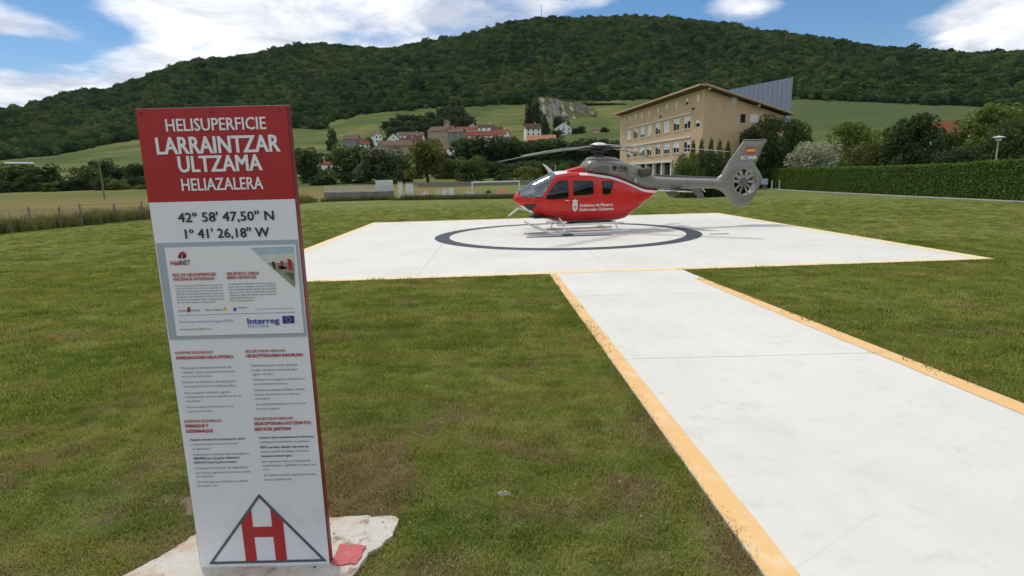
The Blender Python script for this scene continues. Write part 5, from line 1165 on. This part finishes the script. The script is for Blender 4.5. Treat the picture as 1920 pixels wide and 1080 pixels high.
for (x0, x1, z0, z1), op, nm in spec:
    w = MB(); fw = .06
    for q in ((x0, x1, z0, z0+fw), (x0, x1, z1-fw, z1), (x0, x0+fw, z0+fw, z1-fw), (x1-fw, x1, z0+fw, z1-fw)): w.box(q[0]+.003, q[1]-.003, -.13, -.07, q[2]+.002, q[3]-.002)
    for j in range(1, nm): xm_ = x0+(x1-x0)*j/nm; w.box(xm_-.04, xm_+.04, -.13, -.075, z0+fw, z1-fw)
    fo = w.build('window', WFRAME, bld); MB().box(x0+.01, x1-.01, -.138, -.128, z0+.01, z1-.01).build('pane', PANE, fo)
    if nm == 2:
        o2 = min(1, max(.15, op+random.uniform(-.25, .25))); xm_ = (x0+x1)/2
        for a_, c_, oo in ((x0+.07, xm_-.05, op), (xm_+.05, x1-.07, o2)): MB().box(a_, c_, -.068, -.05, z1-.07-(z1-z0-.14)*min(1, oo), z1-.05).build('shutter', SHUT, fo)
        MB().box(x0-.05, x1+.05, .003, .07, z0-.07, z0-.01).build('sill', WTRIM, fo)
    else: MB().box(x0+.05, x1-.05, -.068, -.05, z1-.05-(z1-z0-.10)*op, z1-.05).build('shutter', SHUT, fo)
for y, z0, z1, w_, m in ((-3.75, 10.05, 10.65, .5, SHUT), (-4.9, 7.85, 8.65, .42, PANE), (-4.95, 5.45, 6.25, .42, PANE), (-6.3, 7.85, 8.6, .9, SHUT), (-6.3, 5.5, 6.3, .9, SHUT)):
    f_ = MB().box(-.03, .02, y-w_/2-.08, y+w_/2+.08, z0-.10, z1+.06).build('window', WTRIM if m is SHUT else DARKW, bld); MB().box(-.045, -.028, y-w_/2, y+w_/2, z0, z1).build('pane', m, f_)
for y, z in ((2, 0),): pass
for t_, z in ((2.6, 9.55), (12.9, 9.62)): MB().lathe([(.05, 0), (.13, .04), (.12, .24), (.03, .27)], 12, (t_, .12, z)).build('wall_lamp', DARKW, bld)
# roof: a single pitch falling away from the windowed front
sl = -.315
def roof_z(y): return 11.70+ (y)*.311
b = MB(); ov, og = .95, .75
P0, P1 = (ov, roof_z(0)+.18+ov*.12), (-BDP-.6, roof_z(-BDP-.6)+.15)
b.prism([(P0[0], P0[1]), (0, roof_z(0)+.34), (P1[0], P1[1]+.18), (P1[0], P1[1]), (0, roof_z(0)+.02), (P0[0], P0[1]-.14)], 'x', -og, BLN+.5)
rf = b.build('roof', ROOFT, bld)
MB().box(-og-.02, BLN+.5, ov+.002, ov+.06, P0[1]-.16, P0[1]+.05).build('fascia', FASCIA, rf)
b = MB(); b.prism([(ov+.06, P0[1]+.02), (0, roof_z(0)+.36), (P1[0], P1[1]+.20), (P1[0], P1[1]+.04), (0, roof_z(0)+.16), (ov+.06, P0[1]-.13)], 'x', -og-.05, -og-.004); b.build('barge_board', FASCIA, rf)
for y in (-.3, -6.5): MB().tube([(-og+.0, y, roof_z(y)-.10), (.2, y, roof_z(y)-.10)], .13, 8).build('roof_beam', FASCIA, rf)
MB().tube([(-.35, -.1, roof_z(0)+.2), (-.35, -.1, 16.1)], [.045, .025], 6).build('roof_mast', plain('mast grey', (.07, .085, .08), .5), bld)
MB().box(4.0, 4.8, -3.2, -2.4, roof_z(-3)+.1, roof_z(-3)+1.0).build('chimney', BRICK, rf)

# ------------------------------------------------------------------ metal clad hall behind it
ZINC = plain('blue grey standing seam metal', (.33, .36, .46), .38, metal=.35, var=.07, scale=.5)
hall = thing('metal_clad_hall', 'hall with a tall sloping face of blue grey seamed metal panels behind the brick building', 'building', (35.2, 95.2, 0), rad(2))
HW, NPN = 9.75, 13
def ht(x): return 14.75+x*.165
MB().prism([(0, -2), (HW, -2), (HW, ht(HW)-.05), (0, ht(0)-.05)], 'y', .06, 11).build('wall', plain('grey hall wall', (.20, .22, .27), .7), hall)
for i in range(NPN):
    a_, c_ = HW*i/NPN, HW*(i+1)/NPN
    MB().prism([(a_+.012, -2), (c_-.012, -2), (c_-.012, ht(c_)), (a_+.012, ht(a_))], 'y', -.0, .055).build('panel', ZINC, hall)
    MB().box(a_-.025, a_+.025, -.06, .004, -2, ht(a_)).build('seam', ZINC, hall)
MB().box(HW-.01, HW+.07, -.08, 11, -2, ht(HW)+.04).build('edge_trim', plain('pale metal trim', (.44, .47, .55), .4, metal=.3), hall)

# ------------------------------------------------------------------ village houses
WALLW = plain('white house render', (.82, .81, .77), .8, var=.08, scale=.6, dirt=((.45, .42, .36), .4)); WALLB = plain('tan stone wall', (.40, .32, .21), .9, var=.25, scale=1.5, bump=.3); WALLS = plain('grey stone wall', (.22, .21, .19), .9, var=.3, scale=1.5, bump=.3)
RT = [plain('red brown roof tiles', (.19, .070, .042), .95, spec=.08, var=.3, scale=1.2), plain('faded lilac brown roof tiles', (.150, .095, .072), .95, spec=.08, var=.25, scale=1.2), plain('dark brown roof tiles', (.095, .052, .040), .95, spec=.08, var=.3, scale=1.2), plain('pinkish orange roof tiles', (.36, .17, .10), .95, spec=.08, var=.2, scale=1.2)]
HPANE = plain('dark house window', (.03, .03, .035), .2, spec=.7); SHUTB = plain('brown shutter', (.12, .06, .04), .7)
def house(name, label, px, ytop, wpx, Y, wall, roof, depth=8.0, rot=0.0, rise=.32, gable=False, storeys=2, eave_px=None, chim=True, cat='house', nwin=None, sink=0.0):
    """ridge reaches photo row ytop; wpx is its width there; gable=True turns the gable to the viewer"""
    p = at_depth(px, ytop, Y); w = wpx/F*Y; zg = G(p[0], p[1])-sink; Hr = p[2]-zg
    t = thing(name, label, cat, (p[0], p[1], zg), -math.atan2(p[0], p[1])+rot)
    span = w if gable else depth; rh = min(span*rise, Hr*.55); He = Hr-rh; ov = .45; D = depth
    b = MB()
    if gable: b.prism([(-w/2, -3), (w/2, -3), (w/2, He), (0, Hr-.12), (-w/2, He)], 'y', 0, D)
    else: b.prism([(0, -3), (D, -3), (D, He), (D/2, Hr-.12), (0, He)], 'x', -w/2, w/2)
    b.build('wall', wall, t)
    b = MB(); th = .22
    if gable:
        for sg in (-1, 1): b.prism([(0, Hr), (sg*(w/2+ov), He-ov*rh/(w/2)), (sg*(w/2+ov), He-ov*rh/(w/2)+th), (0, Hr+th)], 'y', -ov, D+ov)
    else:
        for sg in (-1, 1):
            y = lambda q: D/2+sg*q
            b.prism([(y(0), Hr), (y(D/2+ov), He-ov*rh/(D/2)), (y(D/2+ov), He-ov*rh/(D/2)+th), (y(0), Hr+th)], 'x', -w/2-ov, w/2+ov)
    rf_ = b.build('roof', roof, t)
    if chim: cx_ = w*.22; MB().box(cx_-.35, cx_+.35, D*.5+.4, D*.5+1.1, Hr-1.0, Hr+.9).build('chimney', wall, rf_)
    n = nwin or max(2, int(w/3.2))
    for s_ in range(storeys):
        zc = He-1.3-s_*2.8
        if zc < .6: break
        for i in range(n):
            x = -w/2+(i+.5)*w/n
            f_ = MB().box(x-.55, x+.55, -.05, -.003, zc-.75, zc+.75).build('window', SHUTB if wall is WALLW else WALLW, t); MB().box(x-.40, x+.40, -.065, -.048, zc-.62, zc+.62).build('pane', HPANE, f_)
    if gable and rh > 1.6: f_ = MB().box(-.45, .45, -.05, -.003, He+.1, He+1.2).build('window', SHUTB, t); MB().box(-.32, .32, -.065, -.048, He+.2, He+1.1).build('pane', HPANE, f_)
    return t
house('farmhouse', 'white farmhouse with a red brown roof among the trees right of the sign', 607, 297, 34, 255, WALLW, RT[0], 8, .35, .30)
house('house', 'dark roofed house on the meadow left of the village', 656, 253, 26, 400, WALLS, RT[1], 8, -.25, .34)
house('house', 'small white gabled house at the left end of the village', 709, 247, 14, 425, WALLW, RT[1], 9, .3, .45, True)
house('house', 'pale house with a steep lilac grey gable left of the church', 737, 250, 24, 405, WALLW, RT[1], 10, -.2, .42, True)
house('house', 'long lilac roofed house uphill from the steep gabled house', 772, 247, 44, 425, WALLW, RT[1], 8, .1, .3)
house('warehouse', 'long low brown roofed barn with a band of white windows in front of the village', 744, 263, 58, 345, WALLB, RT[1], 12, .15, .25, nwin=5)
house('house', 'house with the darkest roof beside the church wall', 780, 254, 22, 408, WALLW, RT[2], 8, .2, .34)
house('house', 'small white house between the dark roofed house and the white gable', 684, 262, 16, 392, WALLW, RT[0], 8, .1, .35)
house('house', 'brown roofed house right behind the barn with the window band', 764, 258, 30, 372, WALLW, RT[2], 8, -.1, .32)
house('house', 'narrow white house squeezed between barn and church', 794, 262, 14, 376, WALLW, RT[0], 8, .1, .42, True)
house('house', 'house with a broad red roof left of the long row house', 868, 250, 28, 408, WALLW, RT[0], 9, -.2, .34)
house('house', 'white gabled house in front of the red row houses', 884, 262, 15, 364, WALLW, RT[2], 8, .25, .42, True)
house('house', 'pale house with a brown roof at the right foot of the village', 946, 256, 20, 382, WALLW, RT[2], 8, .2, .34)
house('house', 'dark roofed white house above the row houses', 930, 237, 18, 448, WALLW, RT[2], 8, -.15, .34)
# church
ch = house('church', 'tan stone village church with a small square bell tower', 822, 236, 46, 405, WALLB, RT[1], 12, -.5, .28, cat='church', chim=False)
Hb = at_depth(836, 224, 410)[2]-G(at_depth(836, 224, 410)[0], 410)
b = MB(); b.box(3.2, 6.0, 2.0, 4.8, -2, Hb-.8); b.build('bell_tower', WALLB, ch); b = MB(); b.add([(2.9, 1.7, Hb-.8), (6.3, 1.7, Hb-.8), (6.3, 5.1, Hb-.8), (2.9, 5.1, Hb-.8), (4.6, 3.4, Hb+.5)], [(0, 1, 4), (1, 2, 4), (2, 3, 4), (3, 0, 4), (0, 3, 2, 1)]); b.build('tower_roof', RT[1], ch)
MB().box(4.1, 5.1, 1.96, 1.997, Hb-2.6, Hb-1.2).build('belfry_opening', HPANE, ch)
house('house', 'tall dark grey stone house right of the church', 852, 241, 26, 385, WALLS, RT[1], 9, -.3, .25)
house('house', 'house with a long roof line behind the grey stone house', 872, 237, 44, 430, WALLW, RT[0], 9, 0, .25)
house('house', 'white house with a dark hipped roof at the top of the village', 886, 232, 15, 460, WALLW, RT[2], 8, .2, .4, True)
house('house', 'wide white house at the top right of the village', 912, 233, 30, 458, WALLW, RT[2], 8, 0, .28)
house('house', 'long red roofed row house in the middle of the village', 900, 245, 58, 398, WALLW, RT[0], 9, .06, .34)
house('house', 'second red roofed row house a little lower in the village', 904, 258, 46, 374, WALLW, RT[0], 8, .02, .34)
house('house', 'red roofed house with a pale end wall at the right edge of the village', 936, 243, 24, 400, WALLW, RT[0], 9, -.35, .34)
house('house', 'white gabled house low at the right side of the village', 915, 262, 15, 362, WALLW, RT[1], 8, .1, .4, True)
house('house', 'low white house in front of the grey stone house', 846, 272, 32, 350, WALLW, RT[1], 8, -.1, .25, storeys=1)
house('house', 'reddish house with a white dormer below the spruces', 1000, 231, 28, 440, WALLW, RT[2], 9, .2, .4)
house('barn', 'long low barn with a pinkish orange roof above the dark tree belt', 1014, 253, 52, 378, WALLB, RT[3], 12, -.04, .36, chim=False, storeys=1, cat='barn')
house('chalet', 'white chalet with a steep gable below the quarry', 1057, 229, 28, 445, WALLW, RT[1], 9, .15, .34, True)
house('hut', 'small pale hut between two bushes below the quarry', 1118, 241, 12, 440, WALLW, RT[1], 6, 0, .3, storeys=1, chim=False, cat='hut')
house('shed', 'tiny white shed alone on the meadow left of the spruces', 977, 224, 6, 575, WALLW, RT[1], 5, 0, .3, storeys=1, chim=False, cat='shed')
house('barn', 'long grey barn at the foot of the mountain on the far left', 38, 304, 40, 430, WALLS, plain('grey sheet roof', (.36, .36, .35), .7), 14, .2, .2, chim=False, storeys=1, cat='barn')
house('hut', 'small white hut below the forest edge right of the metal hall', 1499, 181, 11, 640, WALLW, plain('white sheet roof', (.6, .6, .6), .6), 6, 0, .3, storeys=1, chim=False, cat='hut')
house('house', 'house with a brick red roof between the trees behind the hedge', 1790, 226, 40, 120, WALLW, RT[0], 10, .3, .36, chim=False)
house('house', 'house with an orange roof at the right frame edge', 1938, 197, 54, 100, WALLB, RT[3], 10, .4, .4, chim=False)
# ridge mast
p = at_depth(1015, 33, 1240)
m_ = thing('radio_mast', 'thin radio mast standing on the mountain ridge', 'mast', (p[0], p[1], p[2]-12))
b = MB(); H_m = at_depth(1015, 9, 1240)[2]-p[2]+12
for sg in ((-.7, -.7), (.7, -.7), (0, .8)): b.tube([(sg[0], sg[1], 0), (sg[0]*.5, sg[1]*.5, H_m)], .22, 4)
b.build('lattice', plain('mast steel', (.2, .22, .24), .6), m_); MB().tube([(0, 0, H_m-1), (0, 0, H_m+5)], .18, 5).build('aerial', plain('mast steel 2', (.2, .22, .24), .6), m_)
# quarry
g = np.random.default_rng(8); NU, NV = 74, 40; vs = []
for j in range(NV):
    for i in range(NU):
        u, v_ = i/(NU-1), j/(NV-1); px = 1000+u*116; yt = np.interp(u, [0, .1, .35, .5, .75, 1], [196, 182, 184, 190, 192, 204]); yb = np.interp(u, [0, .3, .7, 1], [226, 232, 230, 216]); py = yb+(yt-yb)*min(1, v_/.8)
        dp = 548+34*min(1, v_/.8)+5*math.sin(u*15+1.5*math.sin(v_*4))+2.2*math.sin(u*41+v_*5)+1.0*math.sin(v_*19+u*9)+g.normal(0, .45)
        q = at_depth(px, py, dp)
        if v_ > .8: q = q+np.array([0, (v_-.8)*420, (v_-.8)*26.])
        vs.append(q)
idx = np.arange(NU*NV).reshape(NV, NU); f = np.stack([idx[:-1, :-1], idx[:-1, 1:], idx[1:, 1:], idx[1:, :-1]], -1).reshape(-1, 4)
k = M('quarry rock'); v = k.pos('world'); n = k.noise(k.pos('world', (1, 1, .45)), .12, 8, .68); c = k.ramp(n, [(.34, (.16, .15, .13)), (.5, (.29, .27, .235)), (.66, (.42, .39, .34))])
geo = k.node('ShaderNodeNewGeometry'); sz = k.node('ShaderNodeSeparateXYZ'); k.l.new(geo.outputs['Normal'], sz.inputs[0]); c = k.mix(k.rng(k.math('ADD', sz.outputs[2], k.math('MULTIPLY', k.noise(v, .06, 4), .5)), .80, 1.05), c, (.075, .085, .03))
k.bump(k.noise(v, .5, 6, .7), .6, .5); q = mesh_obj('quarry_cliff', np.array(vs), f, k.fin(c, .95, 0, .1)); props(q, kind='structure')
# ------------------------------------------------------------------ wire fence on the left
WOOD = plain('weathered fence wood', (.20, .17, .135), .9, var=.3, scale=6, bump=.5); WOODD = plain('dark fence wood', (.065, .055, .045), .9, var=.3, scale=6, bump=.4); WIRE = plain('fence wire', (.20, .20, .20), .5, metal=.7)
fn = thing('wire_fence', 'leaning post and wire fence in the tall grass at the left field edge', 'fence')
def fl(y): return -26+(y-29)*.165-.35
tops = []
for i, y in enumerate((26.8, 29.3, 31.6, 33.2, 34.6, 37.0, 39.2, 42.0, 45.0, 48.2, 51.6, 55.0, 58.5)):
    x = fl(y); z = G(x, y); dark = i in (1,); h = 1.35 if dark else random.uniform(1.1, 1.3); lx, ly = (random.uniform(-.10, .10), random.uniform(-.12, .12)); r_ = .085 if dark else random.uniform(.045, .06)
    MB().tube([(x, y, z-.2), (x+lx*.5, y+ly*.5, z+h*.5), (x+lx, y+ly, z+h), (x+lx, y+ly, z+h+.03)], [r_*1.05, r_, r_*.95, r_*.5], 8).build('post', WOODD if dark else WOOD, fn, smooth=True); tops.append((x, y, z, lx, ly, h))
for q in (.35, .65, .95): MB().tube([(x+lx*q, y+ly*q, z+h*q) for x, y, z, lx, ly, h in tops], .007, 4).build('wire', WIRE, fn)
pp = at_depth(196, 371, 103); zq = G(pp[0], pp[1])
pole = thing('utility_pole', 'slim grey wooden utility pole in front of the far tree row', 'pole', (pp[0], pp[1], zq-.2)); ph_ = at_depth(187, 302, 103)[2]-zq
MB().tube([(0, 0, 0), (0, 0, ph_)], [.14, .10], 8).build('shaft', WOOD, pole, smooth=True); MB().tube([(-.5, 0, ph_-.4), (.5, 0, ph_-.4)], .05, 6).build('crossarm', WOODD, pole)
# ------------------------------------------------------------------ walled churchyard beyond the helipad
STN = plain('lichened grey stone', (.24, .235, .21), .9, var=.5, scale=2.5, bump=.6, dirt=((.12, .12, .09), .6)); PALE = plain('whitewashed masonry', (.74, .74, .72), .8, var=.15, scale=2, dirt=((.3, .3, .27), .5)); IRON = plain('pale grey railing paint', (.66, .66, .63), .6, var=.2)
def wall_line(name, label, p0, p1, h, th, m, z_in=0.0, cap=None):
    L_ = math.dist(p0, p1); t = thing(name, label, 'wall', (p0[0], p0[1], G(*p0)), math.atan2(p1[1]-p0[1], p1[0]-p0[0])); b = MB(); n = int(L_/.5); vs = []
    for i in range(n+1):
        x = L_*i/n; zt = h+.04*math.sin(x*3.1)+.03*math.sin(x*7.7); wx, wy = lerp(p0[0], p1[0], i/n), lerp(p0[1], p1[1], i/n); zo = G(wx, wy)-G(*p0)
        vs += [(x, -th/2, zo-.2), (x, -th/2, zo+zt), (x, th/2, zo+zt), (x, th/2, zo-.2)]
    fs = [(i*4+k_, i*4+(k_+1) % 4, i*4+4+(k_+1) % 4, i*4+4+k_) for i in range(n) for k_ in range(4)]+[(0, 1, 2, 3), (n*4, n*4+3, n*4+2, n*4+1)]
    b.add(vs, fs).build('masonry', m, t)
    x = 0; g_ = random.Random(len(label))
    while x < L_-.3:
        w_ = g_.uniform(.45, .85); w_ = min(w_, L_-x); wx, wy = lerp(p0[0], p1[0], (x+w_/2)/L_), lerp(p0[1], p1[1], (x+w_/2)/L_); zo = G(wx, wy)-G(*p0); hh = g_.uniform(.08, .15)
        MB().box(x+.01, x+w_-.01, -th/2-.03, th/2+.03, zo+h-.10, zo+h+hh-.02).build('stone', m, t, bevel=.02); x += w_
    return t, L_
W0, W1 = (-20.2, 64.0), (-12.7, 64.6)
wl_, L_ = wall_line('churchyard_wall', 'lichened stone churchyard wall carrying a pale paling', W0, W1, .85, .4, STN)
pf = thing('paling_fence', 'pale iron paling standing on the stone churchyard wall', 'fence', (W0[0], W0[1], G(*W0)+.88), math.atan2(W1[1]-W0[1], W1[0]-W0[0]))
for i in range(36):
    x = .1+i*(L_-.2)/35; h = random.uniform(.72, .85)+ (.28 if i > 27 else 0)
    MB().box(x-.028, x+.028, -.02, .02, 0, h).build('pale', IRON, pf)
for z in (.18, .62): MB().box(.05, L_-.05, -.045, -.022, z, z+.05).build('rail', IRON, pf)
MB().box(L_*.74, L_-.1, .03, .09, -.1, 1.25).build('sheet_panel', PALE, pf)
for lab, px, w_, h in (('slim white gate pier at the end of the churchyard wall', 752, .42, 1.95), ('broad white gate pier right of the slim one', 769, .75, 1.85)):
    p = at_depth(px, 374, 62.5); t = thing('gate_pier', lab, 'pier', (p[0], 62.5, G(p[0], 62.5)-.1)); MB().box(-w_/2, w_/2, -.25, .25, 0, h).build('shaft', PALE, t, bevel=.02); MB().box(-w_/2-.06, w_/2+.06, -.31, .31, h, h+.12).build('cap', STN, t, bevel=.02)
wall_line('field_wall', 'low stone wall running behind the lawn towards the helicopter nose', (-10.0, 62.2), (4.0, 58.6), .42, .35, STN)
wall_line('back_wall', 'long grey wall closing the churchyard at the back', (-17.5, 112), (12.5, 110), .75, .35, STN)
wb = thing('white_barrier', 'thin white barrier bar at the left end of the churchyard wall', 'barrier', (-23.2, 62.6, G(-22, 62.6))); MB().box(0, 2.9, -.04, .04, .42, .52).build('bar', PALE, wb)
for x in (.3, 2.6): MB().box(x-.05, x+.05, -.04, .04, 0, .418).build('post', WOOD, wb)
def cross(lab, px, py, Y, h, kind):
    p = at_depth(px, py, Y); t = thing('gravestone', lab, 'gravestone', (p[0], Y, G(p[0], Y)-.05), random.uniform(-.2, .2)); m = PALE if kind != 'dark' else WOODD
    if kind == 'cross': MB().box(-.07, .07, -.06, .06, .2, h).build('shaft', m, t); MB().box(-.32, .32, -.06, .06, h*.62, h*.62+.15).build('arm', m, t); MB().box(-.4, .4, -.3, .3, 0, .198).build('base', STN, t)
    else:
        pr = [(-.3, .2), (.3, .2), (.3, h*.75)]+[(.3*math.cos(a_), h*.75+h*.25*math.sin(a_)) for a_ in np.linspace(.3, 2.84, 7)]+[(-.3, h*.75)]
        MB().prism(pr, 'y', -.09, .09).build('slab', m, t); MB().box(-.5, .5, -.35, .35, 0, .198).build('base', STN, t)
for lab, px, py, Y, h, kd in (('white rounded gravestone nearest the broad gate pier', 798, 362, 66, .8, 'slab'), ('white cross between the gate pier and the goal', 822, 360, 67, 1.0, 'cross'), ('pale gravestone right of the white cross', 834, 358, 70, .9, 'slab'), ('pair stone: larger white gravestone left of the goal', 846, 356, 68, 1.1, 'slab'),
    ('small white cross close to the left goal post', 877, 358, 66, .8, 'cross'), ('dark pointed gravestone inside the goal', 916, 362, 64, .8, 'dark')): cross(lab, px, py, Y, h, kd)
tp = thing('garden_tent', 'small red and white pointed canopy near the goal', 'canopy', (at_depth(940, 362, 66)[0], 66, G(at_depth(940, 362, 66)[0], 66)))
b = MB(); b.add([(-.75, -.75, .4), (.75, -.75, .4), (.75, .75, .4), (-.75, .75, .4), (0, 0, .95)], [(0, 1, 4), (1, 2, 4), (2, 3, 4), (3, 0, 4)]); b.build('cloth', plain('faded red cloth', (.36, .10, .08), .8, var=.3), tp)
for sx in (-1, 1):
    for sy in (-1, 1): MB().tube([(sx*.72, sy*.72, 0), (sx*.72, sy*.72, .4)], .03, 5).build('leg', PALE, tp)
gp = [at_depth(886, 366, 61), at_depth(974, 362, 61)]
go_ = thing('football_goal', 'white football goal frame behind the low stone wall', 'goal', (gp[0][0], 61, G(gp[0][0], 61))); gw = gp[1][0]-gp[0][0]; GW_ = plain('white goal paint', (.7, .7, .68), .5)
gh = at_depth(930, 341, 61)[2]-G(0, 61)
for x in (0, gw): MB().tube([(x, 0, 0), (x, 0, gh)], .06, 8).build('goal_post', GW_, go_)
MB().tube([(-.06, 0, gh), (gw+.06, 0, gh)], .06, 8).build('crossbar', GW_, go_)
for x in (0, gw): MB().tube([(x, 0, gh), (x, 1.0, gh-.1), (x, 1.6, 0)], .03, 6).build('back_stay', GW_, go_)
# ------------------------------------------------------------------ garden lamps behind the hedge
def lamp(lab, px, ytop, Y, r_):
    p = at_depth(px, ytop, Y); z = G(p[0], Y); t = thing('garden_lamp', lab, 'street lamp', (p[0], Y, z)); h = p[2]-z
    MB().tube([(0, 0, 0), (0, 0, h-.35)], [.06, .045], 8).build('post', plain('lamp post grey', (.42, .43, .43), .5), t, smooth=True); MB().lathe([(.10, h-.36), (.17, h-.30), (.19, h-.18), (.16, h-.10)], 16).build('globe', plain('opal lamp glass', (.66, .68, .70), .3), t, smooth=True)
    MB().lathe([(r_*.98, h-.115), (r_, h-.095), (r_*.55, h-.03), (.06, h), (.01, h+.03)], 20).build('cap', plain('pale lamp cap', (.55, .57, .60), .45), t, smooth=True)
lamp('pale garden lamp with a wide flat cap standing behind the hedge', 1873, 255, 42, .42); lamp('small garden lamp half hidden beside the tail fin', 1452, 287, 68, .34)
sb = at_depth(1434, 342, 66); t = thing('utility_box', 'pale blue white utility box at the far end of the hedge', 'box', (sb[0], 66, G(sb[0], 66))); MB().box(-.28, .28, -.2, .2, .5, 1.15).build('cabinet', plain('pale cabinet', (.55, .62, .74), .5), t, bevel=.02); MB().box(-.2, .2, -.12, .12, 0, .498).build('leg', plain('cabinet leg', (.2, .2, .2), .6), t)
for lab, px in (('slim pale marker post at the near end of the far hedge corner', 1461), ('second marker post left of the slim pale one', 1447)):
    p = at_depth(px, 354, 64); t = thing('marker_post', lab, 'post', (p[0], 64, G(p[0], 64))); MB().tube([(0, 0, 0), (0, 0, .95)], .05, 6).build('shaft', PALE, t); MB().lathe([(.052, .951), (.06, .97), (.03, 1.02), (.005, 1.03)], 8).build('cap', STN, t)
# ------------------------------------------------------------------ thin summer air between here and the mountain
hz = bpy.data.materials.new('summer haze'); hz.use_nodes = True; t_ = hz.node_tree; t_.nodes.clear()
pv = t_.nodes.new('ShaderNodeVolumePrincipled'); om = t_.nodes.new('ShaderNodeOutputMaterial'); pv.inputs['Density'].default_value = .000018; pv.inputs['Color'].default_value = (.70, .86, 1.0, 1); pv.inputs['Anisotropy'].default_value = .2
t_.links.new(pv.outputs[0], om.inputs['Volume'])
h_ = MB().box(-2300, 2300, -2300, 2300, -30, 460).build('haze', hz, None); props(h_, 'thin pale blue summer haze over the valley', 'haze', None, 'stuff')
SC.cycles.volume_bounces = 0
